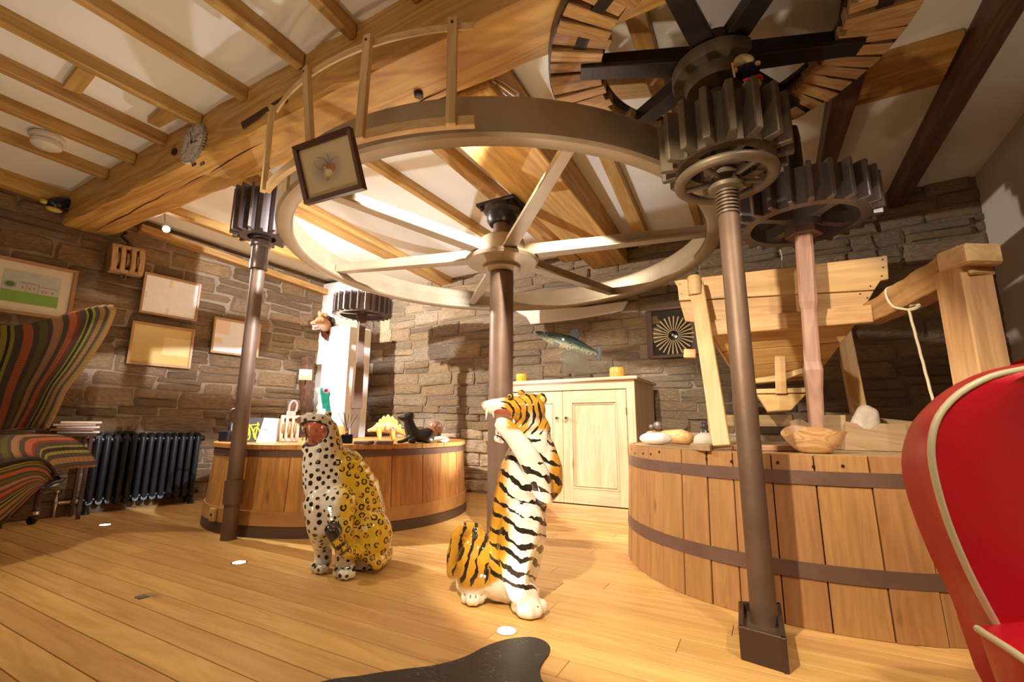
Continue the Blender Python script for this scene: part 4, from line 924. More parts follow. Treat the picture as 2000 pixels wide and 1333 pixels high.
# ------------------------------------------------------------------ armchairs
def resample(pts,n):
    pts=[V(p) for p in pts]; L=[0]
    for a,b in zip(pts[:-1],pts[1:]): L.append(L[-1]+(b-a).length)
    out=[]
    for i in range(n):
        s_=L[-1]*i/(n-1); k=0
        while k<len(L)-2 and L[k+1]<s_: k+=1
        out.append(pts[k].lerp(pts[k+1],(s_-L[k])/max(1e-9,L[k+1]-L[k])))
    return out
def spline(pts,n):
    """Catmull-Rom through pts"""
    P=[V(p) for p in pts]; P=[P[0]*2-P[1]]+P+[P[-1]*2-P[-2]]; out=[]
    m_=len(P)-3
    for i in range(n):
        s_=i/(n-1)*m_; k=min(int(s_),m_-1); f=s_-k; a,b,c,d=P[k:k+4]
        out.append(.5*((2*b)+(c-a)*f+(2*a-5*b+4*c-d)*f*f+(3*b-a-3*c+d)*f*f*f))
    return out
rc=thing('red_armchair',PZ(1990,1420,0)+V((.2,-.2,0)),'red leather armchair with cream piping, right edge of the photo','armchair')
W0=.93
pip=[(2288,700,W0+.05),(2210,700,W0+.05),(2130,703,W0+.04),(2060,709,W0+.02),(2000,722,W0),(1935,737,W0),(1873,770,W0),(1833,815,W0),(1819,868,W0),(1825,930,W0),(1850,1018,W0),(1888,1110,W0),(1925,1182,W0),(1948,1224,W0)]
sil=[(2288,690,W0+.13),(2210,691,W0+.13),(2130,694,W0+.12),(2060,700,W0+.10),(1995,711,W0+.09),(1918,728,W0+.09),(1848,762,W0+.09),(1800,806,W0+.09),(1778,868,W0+.09),(1782,930,W0+.09),(1803,1000,W0+.09),(1840,1090,W0+.09),(1880,1170,W0+.09),(1903,1240,W0+.09)]
pl_=spline([PW(*q) for q in pip],40); sl_=spline([PW(*q) for q in sil],40)
axr=PW(2290,900,W0+.02)
def mirror(p):
    n_=R_.copy(); n_.z=0; n_.normalize(); return p-n_*(2*(p-axr).dot(n_))
rows=[]
for p in pl_:
    q=mirror(p); row=[]
    for k in range(15):
        s_=k/14; b=math.sin(PI*s_); row.append(p.lerp(q,s_)-(-FH)*0+FH*(.07*b**2)-FH*(.020*min(1,b*4))+V((0,0,.015*b)))
    rows.append(row)
G().sheet(rows).obj('back_cushion',M['red'],rc,0,True)
g=G(); rw=[]
for p,s_ in zip(pl_,sl_): 
    m1=p.lerp(s_,.5)+(s_-p).cross(FH).normalized()*0+ (V((0,0,.0)))
    ff=min(1,abs((s_-axr).dot(R_))/.3); rw.append([p,p.lerp(s_,.3)-R_*.004*ff,p.lerp(s_,.7)-R_*.004*ff,s_,s_+FH*.05+R_*.02*ff-V((0,0,.02)),s_+FH*.06+R_*.06*ff-V((0,0,.05))])
g.sheet(rw); g.sheet([[mirror(a_) for a_ in r_] for r_ in rw]); g.sheet([[r_[-1],mirror(r_[-1])] for r_ in rw]); g.obj('back_shell',M['red'],rc,0,True)
G().tube(pl_,.0068,10).obj('piping',M['cream'],rc,0,True)
P0=PW(1907,1231,.86); P1=PW(1948,1222,.93)
seatp=spline([PW(1909,1229,.885),PW(1925,1240,.86),PW(1960,1262,.82),PW(2005,1293,.78),PW(2120,1380,.70)],24)
G().tube(seatp,.0066,10).obj('piping',M['cream'],rc,0,True)
rows=[[p,p+R_*.10+V((0,0,.012)),p+R_*.34+V((0,0,.015)),p+R_*.52] for p in seatp]; back=[PW(1948,1222,.925)]; b0=PW(1915,1224,.935); rows=[[b0,b0+R_*.10+V((0,0,.01)),b0+R_*.34,b0+R_*.55]]+rows
G().sheet(rows).obj('seat_cushion',M['red'],rc,0,True)
rows=[[p,p-V((0,0,.10))+R_*.02,p-V((0,0,.22))+R_*.07] for p in [b0+FH*.05]+[b0]+seatp]; g=G().sheet(rows); ra=rows[-1]; g.sheet([[q,q+R_*.5] for q in ra]); g.obj('seat_base',M['red'],rc,0,True)
for s_ in (.12,.42):
    for d_ in (.0,-.18):
        q=PW(2000,1300,.80)+R_*s_+FH*(d_+.05); z1=q.z-.16; G().lathe([(.014,0),(.02,max(.05,z1))],12,Matrix.Translation((q.x,q.y,0))).obj('leg',M['mahog'],rc,0,True)
# striped armchair at the left: back wing is a bent sheet with thickness, arm and skirt below
t=MT('striped_fabric',.9); uv=t.n('UVMap').outputs[0]; sx=t.n('SeparateXYZ',{0:uv}); u=sx.outputs[0]; v=sx.outputs[1]
gy=(.085,.07,.055); og=(.62,.15,.05); dk=(.015,.012,.010); ye=(.42,.40,.03); tan=(.46,.24,.08); pk=(.55,.28,.14); rd=(.30,.05,.025); ol=(.16,.15,.03)
seq=[(0,gy),(.03,og),(.07,gy),(.10,dk),(.14,ye),(.165,dk),(.18,ye),(.20,gy),(.25,og),(.31,gy),(.35,ol),(.40,gy),(.43,pk),(.48,tan),(.50,gy),(.54,og),(.60,rd),(.63,gy),(.68,ye),(.70,dk),(.74,ye),(.77,gy),(.82,tan),(.88,gy),(.93,tan),(.97,dk)]
c=t.ramp(t.math('FRACT',u),seq[:26],True)
thr=t.math('MULTIPLY',t.math('SINE',t.math('MULTIPLY',v,330.0)),.5); c=t.mix(t.math('MULTIPLY',t.math('GREATER_THAN',thr,.25),.28),c,(.10,.03,.02))
fz=t.noise(t.coord(),220,2); c=t.mix(t.math('MULTIPLY',fz,.4),c,(.12,.08,.05)); t.color(c); t.bump(fz,.4,.004); M['stripe']=t.m
def uvsheet(name,rows,mat,parent,us,vs,thick=0):
    g=G().sheet(rows); me=bpy.data.meshes.new(name); nr=len(rows);nc=len(rows[0])
    lo=rows[0][0]; me.from_pydata([tuple(p-lo) for p in g.v],[],g.f); uvl=me.uv_layers.new(name='UVMap')
    for li,l in enumerate(me.loops): i,j=divmod(l.vertex_index,nc); uvl.data[li].uv=(us(i/(nr-1),j/(nc-1)),vs(i/(nr-1),j/(nc-1)))
    me.polygons.foreach_set('use_smooth',[True]*len(me.polygons))
    o=mk(name,me,mat,parent,Matrix.Translation(lo))
    if thick: md=o.modifiers.new('s','SOLIDIFY'); md.thickness=thick; md.offset=-1
    return o
sc=thing('striped_armchair',PZ(30,1010,0),'armchair in multicoloured striped fabric with a flared back, left edge','armchair')
# right edge of the wing (top to bottom) and the left side outside the frame
WD=2.85
edge=spline([PW(214,599,WD-.15),PW(219,612,WD-.13),PW(200,655,WD-.06),PW(160,716,WD),PW(125,760,WD+.03),PW(107,800,WD+.06),PW(88,838,WD+.08)],24)
top=spline([PW(214,599,WD-.15),PW(190,600,WD-.12),PW(160,606,WD-.06),PW(120,617,WD+.0),PW(70,630,WD+.1),PW(20,637,WD+.18),PW(-60,630,WD+.22),PW(-160,600,WD+.2)],30)
bot=spline([PW(88,838,WD+.08),PW(60,836,WD+.12),PW(30,838,WD+.18),PW(0,842,WD+.22),PW(-60,846,WD+.26),PW(-120,846,WD+.26)],30)
lft=spline([top[-1],PW(-150,700,WD+.22),bot[-1]],24)
rows=[]
for i in range(24):
    tt=i/23; row=[]
    for j in range(30):
        ss=j/29
        p=edge[i].lerp(lft[i],ss)*1.0+top[j].lerp(bot[j],tt)-( (edge[0].lerp(top[-1],ss)).lerp(edge[-1].lerp(bot[-1],ss),tt))
        row.append(p+FH*(.05*math.sin(PI*ss)*math.sin(PI*tt)))
    rows.append(row)
uvsheet('backrest',rows,M['stripe'],sc,lambda a,b:.97-b*1.1,lambda a,b:a,.022)
G().tube(edge[3:],.006,8).obj('piping',plain('olive_piping',(.30,.22,.08),.8),sc,0,True)
# arm roll and flared skirt
F2=lambda x,y,w_:PW(x,y,w_)
pr_top=spline([F2(-60,858,2.55),F2(0,851,2.62),F2(40,853,2.70),F2(80,866,2.78),F2(108,892,2.84),F2(121,918,2.86)],22)
pr_mid=spline([F2(-60,915,2.40),F2(0,906,2.48),F2(40,898,2.58),F2(75,897,2.68),F2(98,912,2.78),F2(112,938,2.82)],22)
rows=[]
for a,b in zip(pr_top,pr_mid):
    c_=(a+b)/2-FW*.05+V((0,0,.03)); rows.append([a+FH*.25,a+FH*.1+V((0,0,.005)),a,a.lerp(c_,.6),c_.lerp(b,.4),b])
uvsheet('arm_top',rows,M['stripe'],sc,lambda a,b:.15+a*.8,lambda a,b:b*.4,.03)
bt_=spline([F2(-60,1060,2.40),F2(-30,1035,2.45),F2(0,1026,2.50),F2(35,995,2.58),F2(75,957,2.68),F2(106,945,2.80)],22)
rows=[[a.lerp(b,k/8)+V((0,0,0)) -FW*(.05*math.sin(PI*k/8)) for k in range(9)] for a,b in zip(pr_mid,bt_)]
uvsheet('arm_side',rows,M['stripe'],sc,lambda a,b:b*.95+.03+.12*a,lambda a,b:a*1.6,.03)
g=G().tube(pr_mid,.011,8); g.obj('welt',plain('brown_welt',(.05,.035,.028),.9),sc,0,True)
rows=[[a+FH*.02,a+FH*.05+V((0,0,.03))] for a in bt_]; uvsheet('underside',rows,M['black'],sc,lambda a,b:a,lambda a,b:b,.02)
for px,py,wt in ((65,1026,None),(24,985,None)):
    P=PZ(px,py,0); lg=G().lathe([(.018,.045),(.020,.10),(.028,.11),(.020,.12),(.022,.20),(.034,.34)],16,Matrix.Translation(P)).obj('leg',M['mahog'],sc,0,True)
    G().ring(.019,.026,.075,.10,16,Matrix.Translation(P)).obj('ferrule',M['brass'],lg,0,True)
    G().lathe([(.0001,-.014),(.03,-.014),(.034,-.008),(.034,.008),(.03,.014),(.0001,.014)],20,Matrix.Translation(P+V((-.01,-.01,.034)))@Matrix.Rotation(.6,4,'Z')@Matrix.Rotation(PI/2,4,'X')).obj('castor',M['blackg'],lg,0,True)
# ------------------------------------------------------------------ radiator
rd_=thing('column_radiator',PZ(265,998,0),'black cast-iron column radiator along the left stone wall','radiator')
RA=PZ(160,1008,0); RB=PZ(380,984,0); dR=(RB-RA).normalized(); nR=V((dR.y,-dR.x,0))
NS=13
for i in range(NS):
    s0=RA+(RB-RA)*((i+.5)/NS); g=G()
    for k in range(3):
        c_=s0-nR*(.03+k*.062)+V((0,0,0)); 
        g.tube([c_+V((0,0,.10)),c_+V((0,0,.14)),c_+V((0,0,.62)),c_+V((0,0,.655))],[.022,.026,.026,.020],10)
    for z_ in (.655,.10):
        g.tube([s0-nR*.012+V((0,0,z_)),s0-nR*.06+V((0,0,z_+(.015 if z_>.3 else -.012))),s0-nR*.13+V((0,0,z_+(.015 if z_>.3 else -.012))),s0-nR*.178+V((0,0,z_))],[.024,.029,.029,.024],10)
    g.obj('section',M['black'],rd_,0,True)
for z_ in (.635,.115):
    A=RA-nR*.06+V((0,0,z_))-dR*.02; B=RB-nR*.06+V((0,0,z_))+dR*.02; G().tube([A,B],.026,14).obj('header_pipe',M['black'],rd_,0,True)
    for e,sg in ((A,-1),(B,1)): G().lathe([(.0001,.018),(.024,.014),(.030,0),(.030,-.01)],16,frame(V((0,0,1)),dR*sg,e)).obj('end_plug',M['blackg'],rd_,0,True)
for e in (.03,.97):
    q=RA+(RB-RA)*e
    for k in (.03,.155): G().lathe([(.030,0),(.026,.02),(.018,.05),(.022,.10)],12,Matrix.Translation(q-nR*k)).obj('foot',M['black'],rd_,0,True)
vt=thing('radiator_valve',PZ(106,1000,0)-nR*.06,'chrome radiator valve on a pipe beside the striped chair','valve')
q=RA-dR*.17-nR*.06
G().tube([q+V((0,0,0)),q+V((0,0,.11))],.011,10).obj('pipe',M['brass'],vt,0,True)
G().tube([q+V((0,0,.115)),q+dR*.09+V((0,0,.115)),q+dR*.135+V((0,0,.115))],[.016,.018,.022],12).obj('union',M['brass'],vt,0,True)
G().lathe([(.018,.09),(.020,.14),(.010,.16),(.008,.20),(.03,.205),(.03,.222),(.0001,.225)],16,Matrix.Translation(q)).obj('valve_head',M['brass'],vt,0,True)
# ------------------------------------------------------------------ cowhide rug
edge_=[(560,1360),(600,1344),(650,1331),(700,1325),(735,1319),(800,1310),(835,1306),(878,1297),(915,1284),(945,1268),(980,1255),(1012,1249),(1040,1248),(1062,1254),(1074,1264),(1073,1280),(1062,1296),(1055,1312),(1058,1330)]
P=[PZ(x,y,0) for x,y in edge_]; P=spline(P,70); c0=PZ(860,1420,0)
P+= [PZ(1075,1352,0),PZ(1110,1400,0),PZ(1120,1480,0),PZ(1000,1560,0),PZ(820,1580,0),PZ(640,1560,0),PZ(520,1480,0),PZ(500,1400,0)]
g=G(); n=len(P); vs=[p+V((0,0,.0005)) for p in P]+[p.lerp(c0,.012)+V((0,0,.007)) for p in P]+[p.lerp(c0,.5)+V((0,0,.008)) for p in P]+[c0+V((0,0,.008))]
g.add(vs,[(i,(i+1)%n,n+(i+1)%n,n+i) for i in range(n)]+[(n+i,n+(i+1)%n,2*n+(i+1)%n,2*n+i) for i in range(n)]+[(2*n+i,2*n+(i+1)%n,3*n) for i in range(n)])
t=MT('cowhide',.5); v_=t.coord(); a=t.noise(v_,2.6,2); f=t.noise(t.n('Mapping',{'Vector':v_,'Scale':(60,260,60)}).outputs[0],1,2)
sx=t.n('SeparateXYZ',{0:v_}); wv=t.math('GREATER_THAN',t.math('ADD',t.math('MULTIPLY',sx.outputs[0],-1.0),t.math('MULTIPLY',a,.25)),.50)
blk_=t.mix(t.math('MULTIPLY',t.math('GREATER_THAN',f,.64),t.math('GREATER_THAN',t.noise(v_,7,3),.52)),(.018,.014,.014),(.16,.14,.13)); t.color(t.mix(wv,blk_,(.75,.70,.64))); t.bump(f,.5,.003)
ru=g.obj('cowhide_rug',t.m,None,0,True); tag(ru,'black cowhide rug with a white tip lying on the floorboards','rug')
# floor uplights and the ceiling lamps
for i,((x,y),lb) in enumerate((((205,1027),'glowing round floor light in front of the black radiator'),((467,1101),'glowing round floor light beside the leopard and the left pole'),((989,1235),'glowing round floor light between the tiger and the cowhide'))):
    P=PZ(x,y,0); u_=thing('floor_light',P,lb,'light','round lights set in the floorboards'); T=Matrix.Translation(P)
    G().ring(.034,.042,0,.004,28,T).obj('bezel',M['brass'],u_,0,True); G().lathe([(.0001,.003),(.034,.003),(.034,.001),(.0001,.001)],24,T).obj('lens',M['lampf'],u_)
    spot('floor_light_beam',P+V((0,0,.01)),P+V((0,0,2)),(20,20,15)[i],(1,.86,.62),120,.6,.02)
sp_=thing('ceiling_spotlight',(-4.86,1.98,2.6),'lit chrome spotlight on a stem near the left stone wall','spotlight')
LPos=V((-4.83,1.99,2.60)); top_=V((-4.86,1.95,zc(1.95)))
G().lathe([(.045,0),(.045,-.012),(.02,-.02)],20,Matrix.Translation(top_)).obj('ceiling_rose',M['brass'],sp_,0,True)
G().tube([top_,LPos+V((-.01,-.01,.06))],.008,8).obj('stem',M['brass'],sp_)
dl=(V((-1.3,1.2,1.0))-LPos).normalized()
Md=frame(dl.cross(V((0,0,1))),dl,LPos)
G().lathe([(.02,-.07),(.032,-.06),(.034,0),(.030,.002),(.030,-.004)],20,Md).obj('head',M['brass'],sp_,0,True)
G().lathe([(.0001,.02),(.024,.012),(.030,0),(.030,-.004),(.0001,-.004)],20,Md).obj('bulb',M['lamp'],sp_)
sp2=thing('ceiling_spotlight',(-1.03,1.84,2.5),'small chrome spotlight angled behind the main beam, above the wheel','spotlight')
A=PY(966,160,1.82);B=PY(1008,192,1.88); G().tube([A,A.lerp(B,.3),B],[.016,.024,.028],16).obj('head',M['brass'],sp2,0,True)
G().tube([A.lerp(B,.3),V((A.x,1.80,2.56)),V((A.x-.02,1.80,zc(1.8)))],.007,8).obj('stem',M['brass'],sp2)
# ------------------------------------------------------------------ hopper on its horse
hp=thing('grain_hopper',(.15,3.0,RVT),'wide tapering pine grain hopper on a timber frame over the right vat','hopper')
def quadplank(name,pts,thk,mat,parent,n=None,bev=.003,X=None):
    pts=[V(p) for p in pts]; n=(V(n) if n else (pts[1]-pts[0]).cross(pts[2]-pts[0]).normalized())
    X=X or (pts[1]-pts[0]); c=sum(pts,V((0,0,0)))/len(pts)
    return G().prism(pts,None,n*thk).obj(name,mat,parent,bev,M=frame(X,n,c))
hy=2.80; y_=lambda pts,Y:[PY(x,y,Y) for x,y in pts]
hop=M['hop']
quadplank('top_board',y_(((1322,548),(1733,500),(1736,546),(1720,549),(1708,567),(1326,588)),hy),.022,hop,hp,(0,1,0))
quadplank('top_board',y_(((1327,590),(1707,569),(1690,599),(1382,632),(1338,628)),hy),.022,hop,hp,(0,1,0))
for x,y in ((1724,508),(1725,523),(1722,540),(1700,560),(1680,575),(1328,556),(1331,575),(1336,602),(1694,583)): G().lathe([(.004,0),(.004,.003)],6,Matrix.Translation(PY(x,y,hy))@Matrix.Rotation(PI/2,4,'X')).obj('nail',M['ironD'],hp)
A=PY(1374,645,hy-.03);B=PY(1703,613,hy-.03); z_=(A.z+B.z)/2; beam('front_rail',(A.x,hy-.03,z_),(B.x,hy-.03,z_),.05,.088,hop,hp)
# tapering front made of three planks, then the sides and the back
TL,TR=PY(1392,657,hy+.02),PY(1672,633,hy+.02); BL,BR=PY(1452,748,hy+.30),PY(1596,734,hy+.30)
for k in range(3):
    a,b=k/3+.004,(k+1)/3-.004; quadplank('front_plank',[TL.lerp(BL,a),TR.lerp(BR,a),TR.lerp(BR,b),TL.lerp(BL,b)],.018,hop,hp,(0,1,.4))
bz=V((0,.62,0)); bzb=V((0,.10,0))
for (t0,b0) in ((TL,BL),(TR,BR)):
    for k in range(3):
        a,b=k/3+.004,(k+1)/3-.004; quadplank('side_plank',[t0.lerp(b0,a),(t0+bz).lerp(b0+bzb,a),(t0+bz).lerp(b0+bzb,b),t0.lerp(b0,b)],.016,hop,hp)
t0,t1=TL+bz,TR+bz
quadplank('back_plank',[t0,t1,BR+bzb,BL+bzb],.016,hop,hp)
quadplank('side_plank',[PY(1322,548,hy+.02),PY(1322,548,hy+.02)+V((.06,.62,0)),TL+bz,TL],.018,hop,hp)
quadplank('side_plank',[PY(1733,500,hy+.02),PY(1733,500,hy+.02)+V((-.06,.62,0)),TR+bz,TR],.018,hop,hp)
quadplank('back_plank',[PY(1322,548,hy+.02)+V((.06,.62,0)),PY(1733,500,hy+.02)+V((-.06,.62,0)),TR+bz,TL+bz],.018,hop,hp)
# lip board, shoe and batten
quadplank('lip_board',y_(((1462,742),(1520,733),(1582,716),(1585,724),(1525,745),(1464,750)),hy+.16),.05,M['pale'],hp,(0,1,0))
sy=hy+.06
quadplank('shoe_rim',y_(((1470,761),(1578,758),(1580,768),(1472,770)),sy),.30,M['pale'],hp,(0,1,0))
quadplank('shoe_front',y_(((1478,771),(1576,769),(1546,802),(1500,805)),sy+.01),.28,hop,hp,(0,1,0))
quadplank('batten',y_(((1513,696),(1534,696),(1537,770),(1515,770)),sy-.012),.02,hop,hp,(0,1,0))
# horse frame
def leg(name,a,b,Ya,Yb,w_,d_,mat=hop): A=PY(*a,Ya);B=PY(*b,Yb); B.z=max(B.z,RVT+.018); return beam(name,A,B,w_,d_,mat,hp,up=(0,-1,0))
leg('frame_leg',(1360,556),(1411,884),2.70,2.47,.078,.06,M['pale'])
G().lathe([(.0001,-.05),(.036,-.05),(.038,.05),(.03,.06),(.0001,.062)],16,Matrix.Translation(PY(1357,560,2.66))).obj('leg_knob',M['pale'],hp,0,True)
leg('frame_leg',(1646,650),(1679,814),3.30,3.20,.075,.07); leg('frame_leg',(1372,600),(1398,862),3.35,3.25,.07,.07)
A=PY(1408,823,3.22);B=PY(1548,822,3.22); beam('lower_rail',A,V((B.x,B.y,A.z)),.05,.07,M['weath'],hp)
A=PY(1376,655,2.72);B=V((A.x-.03,3.38,A.z)); beam('side_rail',A,B,.05,.07,hop,hp)
A=PY(1336,692,3.3);B=PY(1360,692,3.3); beam('rear_block',A,B,.05,.06,hop,hp)
# foot blocks
quadplank('foot_wedge',[V((-.23,2.52,RVT)),V((-.23,2.36,RVT)),V((-.26,2.36,RVT)),V((-.33,2.44,RVT))],.03,M['weath'],hp,(0,0,1))
# gantry post and arm
gt=thing('gantry_frame',PY(1900,860,2.46)*1,'thick timber post carrying a sloping rough arm, behind the red chair','gantry')
pb=PY(1884,560,2.46); M0=Matrix.Translation((pb.x,pb.y,0))@Matrix.Rotation(.55,4,'Z')
pz=PY(1884,525,2.46).z
G().box((0,0,(RVT+pz)/2),(.135,.115,pz-RVT),M0).obj('post',wood('gantry_pine',(.42,.22,.09),(.70,.42,.20),'z',.6,True,.8,1,.2,.05),gt,.006)
gtm=wood('arm_pine',(.34,.16,.06),(.58,.32,.13),'x',.6,True,.8,1,.35,.05)
A=PY(1898,512,2.44); B=PY(1700,618,2.83); d=(A-B).normalized()
g=G(); r=random.Random(2); vs=[]; N=14; MM=frame(A-B,(0,0,1),(0,0,0))
for i in range(N+1):
    c_=B.lerp(A+d*.02,i/N); w_=.045+.018*i/N; h_=.050+.020*i/N
    vs.append([c_+MM.to_3x3()@V((0,sx_*w_*(1+r.uniform(-.06,.06)),sz_*h_*(1+r.uniform(-.08,.08)))) for sx_,sz_ in ((-1,-1),(1,-1),(1,1),(-1,1))])
g.add([p for q in vs for p in q],[(i*4+k,i*4+(k+1)%4,(i+1)*4+(k+1)%4,(i+1)*4+k) for i in range(N) for k in range(4)]+[(0,1,2,3),(N*4,N*4+1,N*4+2,N*4+3)])
g.obj('arm',gtm,gt,.006,M=frame(A-B,(0,0,1),(A+B)/2))
G().box((0,0,0),(.15,.13,.085),Matrix.Translation(PY(1892,506,2.43))@Matrix.Rotation(.55,4,'Z')).obj('end_block',M['pale'],gt,.01)
rope=thing('hanging_rope',PY(1780,600,2.60),'thin pale rope knotted round the gantry arm and hanging down','rope')
g=G(); rp_=spline([PY(1744,560,2.72),PY(1730,567,2.68),PY(1733,585,2.66),PY(1745,600,2.64),PY(1762,604,2.62),PY(1775,606,2.60)],20); g.tube(rp_,.0055,6)
rp2=spline([PY(1775,606,2.60),PY(1785,604,2.60),PY(1795,598,2.61),PY(1788,594,2.62),PY(1776,598,2.62)],14); g.tube(rp2,.008,6)
st_=[PY(1775,606,2.60).lerp(PY(1830,812,2.60),k/30)+V((.0006*math.sin(k*1.3),0,0)) for k in range(31)]; g.tube(st_,.0055,6)
g.obj('rope',plain('rope_fibre',(.70,.60,.42),.9,0,.2,80),rope,0,True)
# trough behind the bowl
tr_=thing('wooden_trough',(.75,2.75,RVT),'long low weathered timber trough with a chipped edge, on the right vat','trough')
we=M['weath']
def flat(name,pts,Y,thk,mat,par=tr_): 
    q=y_(pts,Y); zmin=min(p.z for p in q)
    for p in q:
        if p.z<RVT+.001: p.z=RVT+.001
    return quadplank(name,q,thk,mat,par,(0,1,0),.003)
flat('front_board',((1652,824),(1674,828),(1686,838),(1700,841),(1712,836),(1720,828),(1900,838),(1900,900),(1652,885)),2.80,.04,we)
flat('back_board',((1612,806),(1664,812),(1900,836),(1900,880),(1612,872)),3.12,.03,we)
flat('end_board',((1610,812),(1652,812),(1652,884),(1610,884)),2.84,.035,we)
flat('offset_block',((1544,824),(1562,818),(1580,828),(1580,868),(1556,862)),2.9,.10,we)
cb_=thing('stone_block',PY(1690,840,3.0),'pale rough stone block lying in the trough','stone')
organic('block',[('c',[(PY(1676,838,2.98),.045),(PY(1690,806,2.98),.04),(PY(1700,810,2.98),.038),(PY(1700,838,2.98),.045),(PY(1676,838,2.98),.045)])],plain('pale_stone',(.66,.56,.46),.9,0,.2,25,.5),cb_,.008,3)
pk=thing('loose_plank',(.0,2.52,RVT),'flat reddish plank lying on the right vat behind the iron pole','plank')
A=PZ(1424,880,RVT+.012);B=PZ(1536,878,RVT+.012); beam('plank',V((A.x,2.52,RVT+.014)),V((B.x+.05,2.62,RVT+.014)),.13,.026,wood('red_plank',(.36,.17,.09),(.58,.32,.18),'x',.6),pk)
# bowl
bw=thing('wooden_bowl',PZ(1597,889,RVT),'carved wavy-rimmed light wooden bowl on the right vat','bowl')
c0=V((.19,2.45,RVT)); S=56; Rg=8
def br(a): return (1+.10*math.cos(2*a+.4)+.04*math.sin(3*a))
rim_h=lambda a:.098+.016*math.cos(2*a+2.4)+.010*math.sin(3*a+1.0)
def layer(inn):
    rows=[]
    for k in range(Rg+1):
        s_=k/Rg; row=[]
        for i in range(S):
            a=2*PI*i/S; rr_=.66*(.055+.105*(s_**.62 if not inn else s_**.7))*(1+(br(a)-1)*s_)*(1 if not inn else .93); z_=(rim_h(a)*s_**1.25 if not inn else .012+(rim_h(a)-.012)*s_**1.25)
            row.append(c0+V((rr_*1.08*math.cos(a),rr_*.95*math.sin(a),z_)))
        rows.append(row)
    return rows
o_=layer(False); i_=layer(True); rows=o_+i_[::-1]; g=G(); n=S
g.add([p for r_ in rows for p in r_],[(i*n+k,i*n+(k+1)%n,(i+1)*n+(k+1)%n,(i+1)*n+k) for i in range(len(rows)-1) for k in range(n)]+[tuple(range(n))[::-1],tuple(range((len(rows)-1)*n,len(rows)*n))])
g.obj('shell',wood('bowl_wood',(.50,.24,.08),(.84,.54,.24),'x',.35,False,1.8,2.2,.05,.02),bw,0,True)
# stones and finds on the right vat
def pebble(name,c,r,mat,label,cat='stone',seed=0):
    t_=thing(name,(c[0],c[1],RVT),label,cat); rr_=random.Random(seed)
    ps=[('e',V((c[0]+rr_.uniform(-.2,.2)*r[0],c[1]+rr_.uniform(-.2,.2)*r[1],RVT+r[2])),(r[0]*rr_.uniform(.75,1),r[1]*rr_.uniform(.8,1),r[2]),Matrix.Rotation(rr_.uniform(-.4,.4),4,'Z')) for _ in range(3)]
    organic('pebble',ps,mat,t_,.006,4); return t_
wst=plain('white_pebble',(.78,.72,.66),.6,0,.08,18,.15)
p_=PZ(1276,876,RVT); pebble('pebble',(-.60,2.98),(.095,.06,.038),wst,'smooth white oval stone beside the cupboard edge of the right vat',seed=1)
p_=PZ(1378,881,RVT); pebble('pebble',(-.265,2.62),(.062,.05,.042),plain('grey_white_pebble',(.62,.56,.50),.7,0,.15,14,.3),'rough whitish stone at the foot of the hopper leg',seed=3)
dw=thing('driftwood',(-.52,3.16,RVT),'orange piece of driftwood behind the smooth white stone','driftwood')
organic('log',[('c',[(V((-.68,3.2,RVT+.05)),.035),(V((-.58,3.16,RVT+.048)),.042),(V((-.47,3.12,RVT+.05)),.048)]),('e',V((-.44,3.11,RVT+.042)),(.05,.05,.042))],wood('drift_wood',(.45,.20,.06),(.76,.46,.20),'x',.6,True,1,2,.3),dw,.007,4)
kb=thing('round_pebble',(-.62,3.14,RVT+.10),'small round grey knob resting on the driftwood','ornament')
g=G().ball((-.615,3.135,RVT+.118),.028,16).ball((-.655,3.13,RVT+.11),.016,10).obj('knob',plain('grey_metal',(.24,.20,.20),.35,.4,.2,40),kb,0,True)
owl=thing('dark_figurine',(-.30,2.95,RVT),'tiny dark cat figurine behind the hopper leg','figurine')
P=V((-.315,2.98,RVT)); organic('figure',[('e',P+V((0,0,.055)),(.032,.028,.055)),('e',P+V((0,0,.115)),(.024,.024,.024)),('e',P+V((-.014,0,.14)),(.008,.006,.012)),('e',P+V((.014,0,.14)),(.008,.006,.012))],gloss('dark_glaze',(.05,.04,.05),.2),owl,.005,3)
hk=thing('iron_hook',PY(1340,845,4.36),'small rusty iron hook fixed in the stone wall','hook')
g=G(); A=PY(1330,848,4.37);B=PY(1346,835,4.30); g.tube([A,B],.012,8); g.tube([PY(1346,824,4.30),PY(1346,846,4.30)],.010,8); g.obj('hook',M['ironR'],hk,0,True)
# starburst in the wall niche
nb_=thing('starburst_ornament',(-.69,BY-.03,1.42),'starburst of pale wooden spokes in a small dark niche of the back wall','ornament')
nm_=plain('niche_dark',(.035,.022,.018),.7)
kB=1.065
def nq(x,z): return (x*kB,(z-H)*kB+H)
bx0,bz0=nq(-.89,1.42); bx1,bz1=nq(-.49,1.88)
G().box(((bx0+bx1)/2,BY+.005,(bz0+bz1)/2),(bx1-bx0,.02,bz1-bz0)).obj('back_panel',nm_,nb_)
for A,B in (((bx0,bz0),(bx0,bz1)),((bx1,bz0),(bx1,bz1)),((bx0,bz0),(bx1,bz0)),((bx0,bz1),(bx1,bz1))): beam('frame_side',(A[0],BY-.012,A[1]),(B[0],BY-.012,B[1]),.06,.035,M['darkwood'],nb_)
cc_=PY(1315,656,BY-.03); sm_=plain('pale_spoke',(.85,.70,.44),.5)
for k in range(26):
    a_=2*PI*k/26+.05; d=V((math.cos(a_),0,math.sin(a_))); G().tube([cc_+d*.048,cc_+d*.12,cc_+d*.19,cc_+d*.196],[.0035,.006,.0085,.006],8).obj('ray',sm_,nb_,0,True)
G().lathe([(.0001,.02),(.042,.016),(.046,0),(.046,-.02)],28,Matrix.Translation(cc_)@Matrix.Rotation(PI/2,4,'X')).obj('disc',M['blackg'],nb_,0,True)
